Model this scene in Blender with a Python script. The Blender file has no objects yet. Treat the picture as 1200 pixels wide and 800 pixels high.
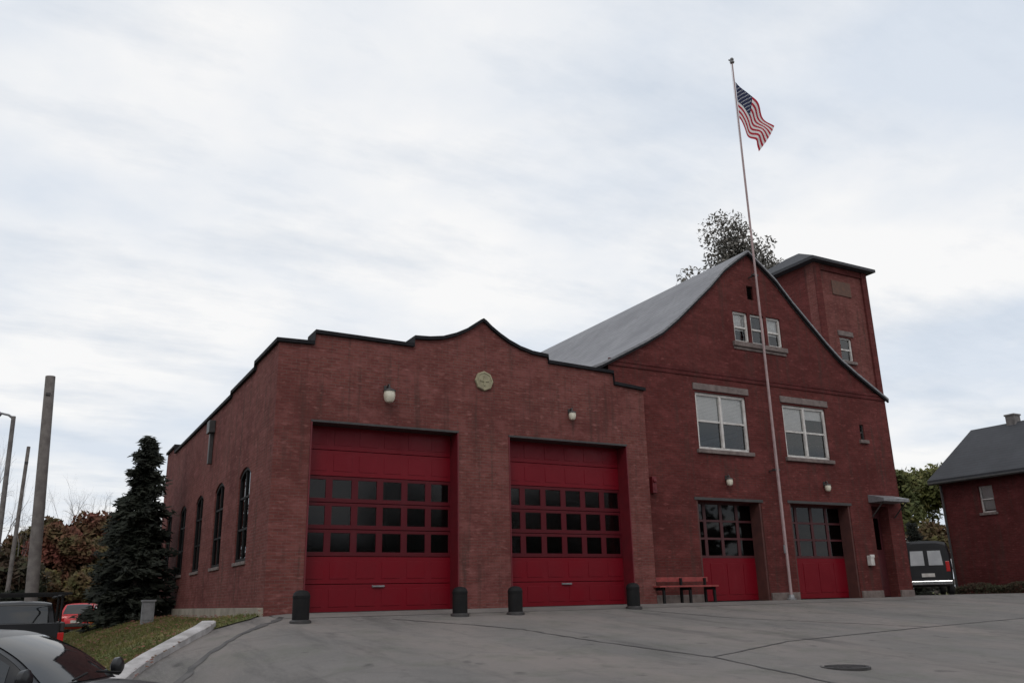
import bpy, math, random
from mathutils import Vector, Matrix
from mathutils.geometry import tessellate_polygon
random.seed(7)
S = 1.22                       # metres per layout unit
PI = math.pi
scene = bpy.context.scene
col = scene.collection

# ------------------------------------------------------------------ mesh helper
class MB:
    def __init__(s, o=(0, 0, 0), k=S):
        s.v = []; s.f = []; s.m = []; s.o = Vector(o); s.k = k; s.uv = None; s.cm = 0
    def add(s, vs, fs):
        n = len(s.v)
        s.v += [tuple(p) for p in vs]
        for f in fs:
            s.f.append(tuple(i + n for i in f)); s.m.append(s.cm)
        return s
    def box(s, x0, x1, y0, y1, z0, z1):
        v = [(x, y, z) for z in (z0, z1) for y in (y0, y1) for x in (x0, x1)]
        return s.add(v, [(0, 2, 3, 1), (4, 5, 7, 6), (0, 1, 5, 4), (2, 6, 7, 3), (0, 4, 6, 2), (1, 3, 7, 5)])
    def quad(s, a, b, c, d):
        return s.add([a, b, c, d], [(0, 1, 2, 3)])
    def tube(s, pts, rads, n=10, cap=True):
        pts = [Vector(p) for p in pts]
        if not hasattr(rads, '__len__'): rads = [rads] * len(pts)
        base = len(s.v); vs = []
        prev = None
        for i, p in enumerate(pts):
            d = (pts[min(i + 1, len(pts) - 1)] - pts[max(i - 1, 0)])
            d = d.normalized() if d.length > 1e-9 else Vector((0, 0, 1))
            up = Vector((0, 0, 1)) if abs(d.z) < .9 else Vector((1, 0, 0))
            if prev is not None and abs(prev.dot(d)) < .95: up = prev
            a = (up - d * up.dot(d)).normalized(); b = d.cross(a); prev = a
            for j in range(n):
                t = 2 * PI * j / n
                vs.append(p + (a * math.cos(t) + b * math.sin(t)) * rads[i])
        fs = []
        for i in range(len(pts) - 1):
            for j in range(n):
                fs.append((i * n + j, i * n + (j + 1) % n, (i + 1) * n + (j + 1) % n, (i + 1) * n + j))
        if cap:
            fs.append(tuple(reversed(range(n)))); fs.append(tuple(range((len(pts) - 1) * n, len(pts) * n)))
        return s.add(vs, fs)
    def lathe(s, c, prof, n=20, axis='z'):
        """prof: list of (r, h)"""
        vs = []
        for r, h in prof:
            for j in range(n):
                t = 2 * PI * j / n
                a, b = r * math.cos(t), r * math.sin(t)
                p = {'z': (a, b, h), 'y': (a, h, b), 'x': (h, a, b)}[axis]
                vs.append((c[0] + p[0], c[1] + p[1], c[2] + p[2]))
        fs = []
        for i in range(len(prof) - 1):
            for j in range(n):
                fs.append((i * n + j, i * n + (j + 1) % n, (i + 1) * n + (j + 1) % n, (i + 1) * n + j))
        fs.append(tuple(reversed(range(n)))); fs.append(tuple(range((len(prof) - 1) * n, len(prof) * n)))
        return s.add(vs, fs)
    def prism(s, outer, holes, to3, d0, d1):
        """outline with holes in 2-D, extruded between depths d0 and d1; to3(a,b,d)->xyz"""
        loops = [outer] + list(holes)
        flat = [p for l in loops for p in l]
        tris = tessellate_polygon([[Vector((p[0], p[1], 0)) for p in l] for l in loops])
        n = len(flat)
        vs = [to3(p[0], p[1], d0) for p in flat] + [to3(p[0], p[1], d1) for p in flat]
        fs = [tuple(t) for t in tris] + [tuple(i + n for i in reversed(t)) for t in tris]
        b = 0
        for l in loops:
            m = len(l)
            for i in range(m):
                j = (i + 1) % m
                fs.append((b + i, b + j, n + b + j, n + b + i))
            b += m
        return s.add(vs, fs)
    def build(s, name, mat, parent=None, smooth=False, bevel=0, loc=None):
        me = bpy.data.meshes.new(name)
        me.from_pydata([tuple((Vector(p) - s.o) * s.k) for p in s.v], [], s.f)
        mats = mat if isinstance(mat, (list, tuple)) else [mat]
        for m in mats: me.materials.append(m)
        if len(mats) > 1: me.polygons.foreach_set('material_index', s.m)
        if s.uv:
            l = me.uv_layers.new(name='UVMap')
            for lp in me.loops: l.data[lp.index].uv = s.uv[lp.vertex_index]
        me.update()
        import bmesh
        bm = bmesh.new(); bm.from_mesh(me)
        if len(bm.faces) < 60000 and not s.uv and not getattr(s, 'raw', False):
            bmesh.ops.recalc_face_normals(bm, faces=bm.faces)
            bm.to_mesh(me)
        bm.free()
        if smooth:
            me.polygons.foreach_set('use_smooth', [True] * len(me.polygons))
            try: me.set_sharp_from_angle(angle=math.radians(38))
            except Exception: pass
        o = bpy.data.objects.new(name, me); col.objects.link(o)
        if parent is not None: o.parent = parent
        else: o.location = s.o * s.k if loc is None else loc
        if bevel:
            b = o.modifiers.new('bevel', 'BEVEL'); b.width = bevel; b.segments = 2; b.limit_method = 'ANGLE'; b.angle_limit = math.radians(30)
        return o

def tag(o, label=None, cat=None, group=None, kind=None):
    if label: o['label'] = label
    if cat: o['category'] = cat
    if group: o['group'] = group
    if kind: o['kind'] = kind
    return o
def empty(name, loc, label, cat, group=None, rz=0, k=S):
    e = bpy.data.objects.new(name, None); col.objects.link(e)
    e.location = Vector(loc) * k; e.rotation_euler.z = rz; e.empty_display_size = .3
    return tag(e, label, cat, group)
def copy_tree(o, parent=None):
    kids = list(o.children)
    c = o.copy(); col.objects.link(c); c.parent = parent
    for ch in kids: copy_tree(ch, c)
    return c

# ------------------------------------------------------------------ materials
def newmat(name):
    m = bpy.data.materials.new(name); m.use_nodes = True
    nt = m.node_tree; b = nt.nodes['Principled BSDF']
    return m, nt, b
def N(nt, t, **kw):
    n = nt.nodes.new(t)
    for k, v in kw.items():
        if k in n.inputs.keys() if isinstance(k, str) else False: n.inputs[k].default_value = v
        else: setattr(n, k, v)
    return n
def mixrgb(nt, a, b, fac, mode='MIX'):
    n = nt.nodes.new('ShaderNodeMix'); n.data_type = 'RGBA'; n.blend_type = mode
    for sock, val in ((n.inputs[0], fac), (n.inputs[6], a), (n.inputs[7], b)):
        if hasattr(val, 'links') or hasattr(val, 'is_linked'): nt.links.new(val, sock)
        else: sock.default_value = val if not isinstance(val, tuple) or len(val) == 4 else (*val, 1)
    return n.outputs[2]
def noise(nt, vec, scale, detail=4, rough=.6, lo=.35, hi=.65):
    n = nt.nodes.new('ShaderNodeTexNoise'); n.inputs['Scale'].default_value = scale
    n.inputs['Detail'].default_value = detail; n.inputs['Roughness'].default_value = rough
    if vec is not None: nt.links.new(vec, n.inputs['Vector'])
    r = nt.nodes.new('ShaderNodeMapRange'); r.inputs['From Min'].default_value = lo; r.inputs['From Max'].default_value = hi
    nt.links.new(n.outputs['Fac'], r.inputs['Value'])
    return r.outputs['Result']
def pos(nt): return nt.nodes.new('ShaderNodeNewGeometry').outputs['Position']
def stretch(nt, vec, s):
    m = nt.nodes.new('ShaderNodeMapping'); m.inputs['Scale'].default_value = s
    nt.links.new(vec, m.inputs['Vector']); return m.outputs['Vector']
def bump(nt, b, h, strength=.3, dist=.02):
    n = nt.nodes.new('ShaderNodeBump'); n.inputs['Strength'].default_value = strength; n.inputs['Distance'].default_value = dist
    nt.links.new(h, n.inputs['Height']); nt.links.new(n.outputs['Normal'], b.inputs['Normal'])

def simple(name, c, rough=.6, c2=None, scale=3, spec=.5, metal=0, coat=0, bumps=0):
    m, nt, b = newmat(name)
    b.inputs['Roughness'].default_value = rough; b.inputs['Metallic'].default_value = metal
    b.inputs['Specular IOR Level'].default_value = spec; b.inputs['Coat Weight'].default_value = coat
    if c2 is None: c2 = tuple(x * .8 for x in c)
    p = nt.nodes.new('ShaderNodeTexCoord').outputs['Object']
    f = noise(nt, p, scale, 6)
    nt.links.new(mixrgb(nt, (*c, 1), (*c2, 1), f), b.inputs['Base Color'])
    if bumps: bump(nt, b, noise(nt, p, scale * 8, 3), bumps, .01)
    return m

def brick(name, c1, c2, mortar, grime=(.05, .035, .03)):
    m, nt, b = newmat(name)
    P = pos(nt)
    sep = nt.nodes.new('ShaderNodeSeparateXYZ'); nt.links.new(P, sep.inputs[0])
    ad = nt.nodes.new('ShaderNodeMath'); ad.operation = 'ADD'
    nt.links.new(sep.outputs[0], ad.inputs[0]); nt.links.new(sep.outputs[1], ad.inputs[1])
    cb = nt.nodes.new('ShaderNodeCombineXYZ'); nt.links.new(ad.outputs[0], cb.inputs[0]); nt.links.new(sep.outputs[2], cb.inputs[1])
    br = nt.nodes.new('ShaderNodeTexBrick'); nt.links.new(cb.outputs[0], br.inputs['Vector'])
    br.inputs['Scale'].default_value = 1; br.inputs['Brick Width'].default_value = .21; br.inputs['Row Height'].default_value = .072
    br.inputs['Mortar Size'].default_value = .007; br.inputs['Mortar Smooth'].default_value = .2
    br.inputs['Color1'].default_value = (*c1, 1); br.inputs['Color2'].default_value = (*c2, 1); br.inputs['Mortar'].default_value = (*mortar, 1)
    br.inputs['Bias'].default_value = -.1
    # per-brick and per-patch variation
    dark = mixrgb(nt, br.outputs['Color'], tuple(x * .72 for x in c1) + (1,), noise(nt, stretch(nt, cb.outputs[0], (4.7, 13.9, 1)), 1, 1, .3, .5, .75))
    big = mixrgb(nt, dark, tuple(x * .8 for x in c2) + (1,), noise(nt, P, .55, 6, .7, .4, .7))
    warm = mixrgb(nt, big, (c1[0] * 1.25, c1[1] * 1.4, c1[2] * 1.5, 1), noise(nt, stretch(nt, P, (1, 1, 2.5)), 1.3, 6, .75, .48, .75))
    # vertical rain streaks
    st = mixrgb(nt, warm, (*grime, 1), noise(nt, stretch(nt, cb.outputs[0], (5, .35, 1)), 1, 4, .6, .52, .85))
    nt.links.new(st, b.inputs['Base Color'])
    b.inputs['Roughness'].default_value = .9; b.inputs['Specular IOR Level'].default_value = .12
    fine = mixrgb(nt, st, (c1[0] * 1.5, c1[1] * 1.9, c1[2] * 2, 1), noise(nt, stretch(nt, cb.outputs[0], (3.2, 9, 1)), 1.3, 2, .5, .6, .8))
    nt.links.new(fine, b.inputs['Base Color'])
    inv = nt.nodes.new('ShaderNodeMath'); inv.operation = 'SUBTRACT'; inv.inputs[0].default_value = 1; nt.links.new(br.outputs['Fac'], inv.inputs[1])
    bump(nt, b, inv.outputs[0], .5, .008)
    return m

M = {}
M['brick_annex'] = brick('brick_annex', (.178, .06, .052), (.132, .041, .038), (.155, .094, .083))
M['brick_main'] = brick('brick_main', (.128, .032, .029), (.092, .023, .022), (.095, .047, .043))
M['brick_house'] = brick('brick_house', (.11, .025, .024), (.08, .019, .019), (.08, .038, .036))
M['coping'] = simple('dark_coping', (.018, .017, .02), .75, (.011, .011, .013), 4, spec=.15)
M['stone'] = simple('lintel_stone', (.19, .15, .14), .85, (.11, .085, .08), 6)
M['concrete'] = simple('foundation_concrete', (.32, .28, .23), .9, (.2, .17, .14), 2, bumps=.3)
M['black'] = simple('black_paint', (.007, .007, .008), .65, (.012, .011, .011), 5, spec=.2)
M['white_trim'] = simple('white_trim', (.62, .6, .58), .6, (.45, .42, .4), 5)
M['blind'] = simple('window_blind', (.88, .86, .83), .8, (.8, .78, .75), 2)
M['lamp_glass'] = simple('lamp_lens', (.7, .66, .55), .3, (.55, .5, .4), 8)
M['plaque'] = simple('plaque', (.34, .31, .2), .75, (.24, .21, .14), 7)
M['grey_metal'] = simple('grey_metal', (.25, .25, .26), .5, (.16, .16, .17), 6, metal=.3)
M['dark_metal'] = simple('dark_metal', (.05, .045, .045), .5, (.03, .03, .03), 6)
M['jamb'] = simple('red_jamb', (.13, .006, .012), .55, (.1, .005, .01), 4)
M['bench'] = simple('bench_red', (.3, .05, .045), .6, (.2, .03, .03), 6)
M['pole_white'] = simple('flagpole_paint', (.38, .27, .27), .5, (.28, .2, .2), 5)
M['rubber'] = simple('tyre_rubber', (.02, .02, .02), .85)
M['chrome'] = simple('chrome', (.6, .6, .62), .15, (.5, .5, .52), 5, metal=1)
M['car_black'] = simple('car_black_paint', (.01, .01, .012), .35, (.014, .014, .016), 3, spec=.35, coat=.12)
M['car_grey'] = simple('car_dark_paint', (.02, .018, .018), .4, (.028, .025, .024), 3, coat=.1)
M['car_red'] = simple('car_red_paint', (.55, .01, .02), .4, (.45, .01, .018), 3, coat=.2)
M['orange_lens'] = simple('orange_lens', (.75, .17, .03), .25, (.6, .12, .03), 3)
M['red_lens'] = simple('red_lens', (.45, .015, .015), .2)
M['clear_lens'] = simple('clear_lens', (.6, .6, .6), .1)
M['plastic'] = simple('dark_plastic', (.03, .03, .03), .6)
M['bark'] = simple('bark', (.12, .1, .09), .95, (.06, .05, .045), 6, bumps=.5)
M['bark_grey'] = simple('bark_grey', (.2, .185, .18), .95, (.12, .11, .11), 6, bumps=.5)
M['pole_wood'] = simple('utility_pole_wood', (.2, .18, .17), .9, (.12, .105, .1), 5, bumps=.4)
M['curb'] = simple('curb_concrete', (.5, .48, .48), .9, (.28, .265, .26), 2.5, bumps=.3)
M['interior'] = simple('dark_interior', (.02, .018, .018), .9)
M['tar'] = simple('tar_seal', (.05, .047, .047), .8, (.1, .093, .09), 3)

def door_paint(name, c):
    m, nt, b = newmat(name)
    P = pos(nt)
    f = noise(nt, P, 1.1, 6, .65, .42, .8)
    c1 = mixrgb(nt, (*c, 1), (c[0] * .82, c[1] * .9, c[2] * .9, 1), f)
    c3 = mixrgb(nt, c1, (c[0] * 1.1, c[1] * 2.2 + .008, c[2] * 1.6 + .008, 1), noise(nt, stretch(nt, P, (1, 1, .25)), 2.2, 5, .7, .58, .95))
    b.inputs['Specular IOR Level'].default_value = .22
    nt.links.new(c3, b.inputs['Base Color'])
    r = nt.nodes.new('ShaderNodeMapRange'); r.inputs['To Min'].default_value = .35; r.inputs['To Max'].default_value = .65
    nt.links.new(f, r.inputs['Value']); nt.links.new(r.outputs[0], b.inputs['Roughness'])
    return m
M['door_red'] = door_paint('door_red', (.16, .003, .01))

M['door_dull'] = door_paint('door_dull_red', (.085, .006, .011))
def glass(name, tint, refl=.25, rough=.03):
    m = bpy.data.materials.new(name); m.use_nodes = True; nt = m.node_tree
    nt.nodes.remove(nt.nodes['Principled BSDF']); out = nt.nodes['Material Output']
    tr = nt.nodes.new('ShaderNodeBsdfTransparent'); tr.inputs[0].default_value = (*tint, 1)
    gl = nt.nodes.new('ShaderNodeBsdfGlossy'); gl.inputs['Roughness'].default_value = rough
    gl.inputs['Color'].default_value = (.85, .88, .9, 1)
    fr = nt.nodes.new('ShaderNodeFresnel'); fr.inputs[0].default_value = 1.5
    ad = nt.nodes.new('ShaderNodeMath'); ad.operation = 'MULTIPLY_ADD'; ad.inputs[1].default_value = 1; ad.inputs[2].default_value = refl; ad.use_clamp = True
    nt.links.new(fr.outputs[0], ad.inputs[0])
    mx = nt.nodes.new('ShaderNodeMixShader')
    nt.links.new(ad.outputs[0], mx.inputs[0]); nt.links.new(tr.outputs[0], mx.inputs[1]); nt.links.new(gl.outputs[0], mx.inputs[2])
    nt.links.new(mx.outputs[0], out.inputs[0])
    return m
M['glass'] = glass('window_glass', (.97, .97, .97), .03)
M['glass_door'] = glass('garage_door_glass', (.5, .45, .45), -.015, .1)
M['glass_car'] = glass('car_glass', (.25, .27, .28), .22)
M['glass_dark'] = glass('dark_glass', (.2, .15, .15), -.015)

def asphalt():
    m, nt, b = newmat('asphalt')
    P = pos(nt)
    c = mixrgb(nt, (.2, .185, .175, 1), (.145, .136, .13, 1), noise(nt, P, .5, 8, .7, .38, .66))
    c = mixrgb(nt, c, (.26, .22, .2, 1), noise(nt, stretch(nt, P, (1, .4, 1)), .33, 6, .65, .45, .7))
    c = mixrgb(nt, c, (.125, .13, .1, 1), noise(nt, P, 1.1, 6, .7, .5, .8))
    c = mixrgb(nt, c, (.2, .19, .18, 1), noise(nt, P, 38, 3, .7, .5, .7))
    c = mixrgb(nt, c, (.05, .048, .048, 1), noise(nt, P, 3, 8, .85, .56, .85))
    # fine cracks
    v = nt.nodes.new('ShaderNodeTexVoronoi'); v.feature = 'DISTANCE_TO_EDGE'; v.inputs['Scale'].default_value = .3
    wob = nt.nodes.new('ShaderNodeTexNoise'); wob.inputs['Scale'].default_value = 1.5; wob.inputs['Detail'].default_value = 6
    nt.links.new(P, wob.inputs['Vector'])
    vm = nt.nodes.new('ShaderNodeVectorMath'); vm.operation = 'ADD'; nt.links.new(P, vm.inputs[0]); nt.links.new(wob.outputs['Color'], vm.inputs[1])
    nt.links.new(vm.outputs[0], v.inputs['Vector'])
    cr = nt.nodes.new('ShaderNodeMapRange'); cr.inputs['From Min'].default_value = .006; cr.inputs['From Max'].default_value = .02
    cr.inputs['To Min'].default_value = .12; cr.inputs['To Max'].default_value = 0
    nt.links.new(v.outputs['Distance'], cr.inputs['Value'])
    c = mixrgb(nt, c, (.03, .03, .03, 1), cr.outputs[0])
    # worn wheel tracks, oil drips and an older patch
    c = mixrgb(nt, c, (.07, .066, .064, 1), noise(nt, stretch(nt, P, (1.1, .16, 1)), 1, 6, .75, .54, .8))
    ov = nt.nodes.new('ShaderNodeTexVoronoi'); ov.inputs['Scale'].default_value = 1.3; nt.links.new(vm.outputs[0], ov.inputs['Vector'])
    om = nt.nodes.new('ShaderNodeMapRange'); om.inputs['From Min'].default_value = .04; om.inputs['From Max'].default_value = .16; om.inputs['To Min'].default_value = .55; om.inputs['To Max'].default_value = 0
    nt.links.new(ov.outputs['Distance'], om.inputs['Value'])
    c = mixrgb(nt, c, (.045, .042, .04, 1), om.outputs[0])
    c = mixrgb(nt, c, (.26, .24, .22, 1), noise(nt, P, 9, 5, .8, .6, .75))
    nt.links.new(c, b.inputs['Base Color']); b.inputs['Roughness'].default_value = .85
    bump(nt, b, noise(nt, P, 14, 8, .8), .6, .03)
    return m
M['asphalt'] = asphalt()
def apron():
    m, nt, b = newmat('apron_concrete')
    P = pos(nt)
    c = mixrgb(nt, (.17, .155, .145, 1), (.11, .1, .095, 1), noise(nt, P, .9, 8, .7, .38, .66))
    c = mixrgb(nt, c, (.19, .1, .09, 1), noise(nt, P, 1.6, 5, .6, .6, .85))
    c = mixrgb(nt, c, (.2, .18, .09, 1), noise(nt, stretch(nt, P, (1.3, 1, 1)), 2.6, 5, .6, .64, .85))
    nt.links.new(c, b.inputs['Base Color']); b.inputs['Roughness'].default_value = .9
    bump(nt, b, noise(nt, P, 30, 3), .3, .01)
    return m
M['apron'] = apron()
def grass():
    m, nt, b = newmat('grass')
    P = pos(nt)
    c = mixrgb(nt, (.095, .11, .03, 1), (.15, .135, .045, 1), noise(nt, P, .8, 6, .7, .38, .66))
    c = mixrgb(nt, c, (.26, .205, .085, 1), noise(nt, P, 1.1, 5, .7, .5, .8))
    c = mixrgb(nt, c, (.16, .06, .03, 1), noise(nt, P, 9, 3, .7, .68, .8))
    nt.links.new(c, b.inputs['Base Color']); b.inputs['Roughness'].default_value = .95
    bump(nt, b, noise(nt, P, 25, 5), .6, .03)
    return m
M['grass'] = grass()
def foliage(name, a, b_, c_=None, scale=1.2):
    m, nt, b = newmat(name)
    P = pos(nt)
    c = mixrgb(nt, (*a, 1), (*b_, 1), noise(nt, P, scale, 4, .7, .38, .64))
    if c_: c = mixrgb(nt, c, (*c_, 1), noise(nt, P, scale * 2.7, 3, .7, .52, .72))
    nt.links.new(c, b.inputs['Base Color']); b.inputs['Roughness'].default_value = .8; b.inputs['Specular IOR Level'].default_value = .2
    return m
M['leaf_dark'] = foliage('conifer_needles', (.028, .033, .024), (.015, .017, .014), (.045, .048, .035))
M['leaf_red'] = foliage('autumn_red_leaves', (.16, .05, .04), (.08, .07, .03), (.2, .07, .05), .5)
M['leaf_olive'] = foliage('olive_leaves', (.085, .085, .035), (.12, .06, .04), (.15, .13, .04), .5)
M['leaf_yellow'] = foliage('yellow_green_leaves', (.12, .125, .04), (.07, .085, .035), (.2, .16, .07), .5)
M['leaf_brown'] = foliage('dull_brown_leaves', (.1, .095, .085), (.065, .065, .055), (.13, .12, .1), .4)
M['leaf_grey'] = foliage('grey_brown_leaves', (.17, .16, .145), (.11, .105, .09), (.22, .19, .17), .6)
M['leaf_hedge'] = foliage('hedge_leaves', (.04, .045, .025), (.06, .035, .025), (.05, .06, .03), 1)
def roof_mat(name, a, b_, row=.14):
    m, nt, b = newmat(name)
    P = pos(nt)
    c = mixrgb(nt, (*a, 1), (*b_, 1), noise(nt, P, .8, 6, .7, .38, .66))
    c = mixrgb(nt, c, tuple(x * .75 for x in a) + (1,), noise(nt, stretch(nt, P, (.6, 4, 9)), 1, 3, .6, .5, .7))
    w = nt.nodes.new('ShaderNodeTexWave'); w.bands_direction = 'Z'; w.inputs['Scale'].default_value = 1 / row / 3.2; w.inputs['Distortion'].default_value = .4; w.inputs['Detail Scale'].default_value = 3
    nt.links.new(P, w.inputs['Vector'])
    mr = nt.nodes.new('ShaderNodeMapRange'); mr.inputs['From Min'].default_value = 0; mr.inputs['From Max'].default_value = .25; mr.inputs['To Min'].default_value = .45; mr.inputs['To Max'].default_value = 0
    nt.links.new(w.outputs['Fac'], mr.inputs['Value'])
    c = mixrgb(nt, c, tuple(x * .55 for x in b_) + (1,), mr.outputs[0])
    nt.links.new(c, b.inputs['Base Color']); b.inputs['Roughness'].default_value = .8
    return m
M['roof_grey'] = roof_mat('grey_shingles', (.25, .25, .265), (.185, .185, .2))
M['roof_dark'] = roof_mat('dark_shingles', (.05, .052, .06), (.035, .036, .042))

def flag_mat():
    m, nt, b = newmat('flag_cloth')
    uv = nt.nodes.new('ShaderNodeUVMap').outputs[0]
    sp = nt.nodes.new('ShaderNodeSeparateXYZ'); nt.links.new(uv, sp.inputs[0])
    def mth(op, a, bb, c=None):
        n = nt.nodes.new('ShaderNodeMath'); n.operation = op
        for i, q in enumerate((a, bb, c)):
            if q is None: continue
            if hasattr(q, 'is_linked'): nt.links.new(q, n.inputs[i])
            else: n.inputs[i].default_value = q
        return n.outputs[0]
    st = mth('MODULO', mth('FLOOR', mth('MULTIPLY', sp.outputs[1], 13), 0), 2)   # 0 = red at the bottom and top
    stripes = mixrgb(nt, (.42, .02, .04, 1), (.75, .72, .72, 1), st)
    cx = mth('MULTIPLY', sp.outputs[0], 12 / .4); cy = mth('MULTIPLY', mth('SUBTRACT', sp.outputs[1], 6 / 13), 10 / (7 / 13))
    # stars: points at odd/even lattice positions
    fx = mth('FLOOR', mth('ADD', cx, .5), 0); fy = mth('FLOOR', mth('ADD', cy, .5), 0)
    dx = mth('SUBTRACT', cx, fx); dy = mth('SUBTRACT', cy, fy)
    rad = mth('SQRT', mth('ADD', mth('MULTIPLY', dx, dx), mth('MULTIPLY', dy, dy)), 0)
    near = mth('LESS_THAN', rad, .27)
    par = mth('SUBTRACT', 1, mth('MODULO', mth('ADD', fx, fy), 2))
    star = mth('MULTIPLY', near, par)
    edge = mth('MULTIPLY', mth('GREATER_THAN', fx, .5), mth('MULTIPLY', mth('LESS_THAN', fx, 11.5), mth('MULTIPLY', mth('GREATER_THAN', fy, .5), mth('LESS_THAN', fy, 9.5))))
    canton = mixrgb(nt, (.02, .025, .07, 1), (.7, .7, .7, 1), mth('MULTIPLY', star, edge))
    inc = mth('MULTIPLY', mth('LESS_THAN', sp.outputs[0], .4), mth('GREATER_THAN', sp.outputs[1], 6 / 13))
    c = mixrgb(nt, stripes, canton, inc)
    nt.links.new(c, b.inputs['Base Color']); b.inputs['Roughness'].default_value = .9
    # thin cloth lets daylight through
    out = nt.nodes['Material Output']
    tl = nt.nodes.new('ShaderNodeBsdfTranslucent'); nt.links.new(c, tl.inputs[0])
    ms = nt.nodes.new('ShaderNodeMixShader'); ms.inputs[0].default_value = .45
    nt.links.new(b.outputs[0], ms.inputs[1]); nt.links.new(tl.outputs[0], ms.inputs[2]); nt.links.new(ms.outputs[0], out.inputs[0])
    return m
M['flag'] = flag_mat()

# ------------------------------------------------------------------ terrain
def sm(t): t = min(max(t, 0), 1); return t * t * (3 - 2 * t)
def base_h(y):
    if y >= 15.3: return -.16
    if y >= 14.4: return -.27 + .11 * (y - 14.4) / .9
    return max(-.27 - .072 * (14.4 - y), -1.36)
def g(x, y):
    t = sm((3.4 - x) / (4.6 - 1.7 * sm((12.5 - y) / 2.5)))
    t2 = sm((y - 30.5) / 8) * sm((9 - x) / 5)
    h = base_h(y)
    h = h * (1 - t) - 1.3 * t
    h -= .12 * sm((3.95 - x) / .3) * sm((y - 15.1) / .6)
    return h * (1 - t2) - .92 * t2
def lin(a, b, st):
    n = max(1, int(math.ceil((b - a) / st))); return [a + (b - a) * i / n for i in range(n + 1)]
def sheet(name, xs, ys, dz, mat, pred=None, rough=0):
    mb = MB((0, 0, 0)); nx = len(xs)
    for y in ys:
        for x in xs: mb.v.append((x, y, g(x, y) + dz + rough * random.uniform(-1, 1)))
    for j in range(len(ys) - 1):
        for i in range(nx - 1):
            if pred and not pred((xs[i] + xs[i + 1]) / 2, (ys[j] + ys[j + 1]) / 2): continue
            a = j * nx + i
            mb.f.append((a, a + 1, a + nx + 1, a + nx)); mb.m.append(0)
    return mb.build(name, mat, smooth=True)
xs = [-2500, -800, -300, -120, -60, -30] + lin(-20, 45, .4) + [60, 90, 150, 400, 1000, 2500]
ys = [-2500, -600, -100, -30, -14, -8] + lin(-4, 60, .4) + [75, 100, 150, 300, 800, 2500]
tag(sheet('ground', xs, ys, -.06, M['grass']), kind='structure')
xs2 = lin(-28, .6, .35) + lin(.6, 60, .35)[1:]
ys2 = lin(-12, 15.6, .3) + lin(15.6, 75, .5)[1:]
tag(sheet('road', xs2, ys2, 0, M['asphalt'], lambda x, y: (y < 15.6 and x > -3) or (x < 1.1 and x > -5) or (x > 21.3 and x < 29 and y < 32)), kind='structure')
# apron in front of the doors
tag(sheet('apron_pavement', lin(3.75, 21.3, .35), lin(14.75, 15.56, .15), .006, M['apron']), kind='structure')

# grass plot beside the left wall
def strip(name, ys_, xl, xr, n, dz, mat, raise_=0):
    mb = MB((0, 0, 0))
    for y in ys_:
        a, b = xl(y), xr(y)
        for i in range(n + 1):
            x = a + (b - a) * i / n
            mb.v.append((x, y, g(x, y) + dz))
    for j in range(len(ys_) - 1):
        for i in range(n):
            a = j * (n + 1) + i
            mb.f.append((a, a + 1, a + n + 2, a + n + 1)); mb.m.append(0)
    return mb.build(name, mat, smooth=True)
def interp(tb, y):
    if y <= tb[0][0]: return tb[0][1]
    for (a, b), (c, d) in zip(tb, tb[1:]):
        if y <= c: return b + (d - b) * (y - a) / (c - a)
    return tb[-1][1]
XL = [(10.9, .6), (14, .75), (16, 1.08), (40, 1.08)]
XR = [(10.9, .62), (12.0, 1.2), (12.75, 1.55), (13.6, 2.05), (14.2, 2.5), (14.45, 2.95), (14.8, 3.35), (15.3, 3.63), (31, 3.63)]
tag(strip('lawn_ground', lin(10.9, 33, .3), lambda y: interp(XL, y), lambda y: interp(XR, y), 10, .02, M['grass']), kind='structure')
gb = MB((0, 0, 0)); gb.raw = True
for _ in range(42000):
    y = 11 + (random.random() ** 1.5) * 20
    xr = interp(XR, y) - .04
    xl = interp(XL, y) + .04
    if xr < xl: continue
    x = random.uniform(xl, xr)
    z = g(x, y) + .012
    h = random.uniform(.02, .065); a = random.uniform(0, 2 * PI); w = random.uniform(.006, .014)
    dx, dy = math.cos(a) * w, math.sin(a) * w
    lx, ly = random.uniform(-.03, .03), random.uniform(-.03, .03)
    gb.add([(x - dx, y - dy, z), (x + dx, y + dy, z), (x + lx, y + ly, z + h)], [(0, 1, 2)])
tag(gb.build('lawn_grass', M['grass']), 'short yellowing lawn grass beside the brick side wall', 'grass', kind='stuff')
# fallen leaves on the lawn
fl = MB((0, 0, 0)); fl.raw = True
for _ in range(900):
    y = random.uniform(11, 24); xr = interp(XR, y) + .3
    x = random.uniform(.7, max(.8, xr)); z = g(x, y) + .085
    s_ = random.uniform(.015, .035); a = random.uniform(0, PI)
    c_, d_ = math.cos(a) * s_, math.sin(a) * s_
    fl.add([(x - c_, y - d_, z), (x + d_, y - c_, z + .01), (x + c_, y + d_, z + .015), (x - d_, y + c_, z)], [(0, 1, 2, 3)])
tag(fl.build('fallen_leaves', M['leaf_red']), 'scattered fallen autumn leaves on the lawn and curb', 'leaves', kind='stuff')

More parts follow.
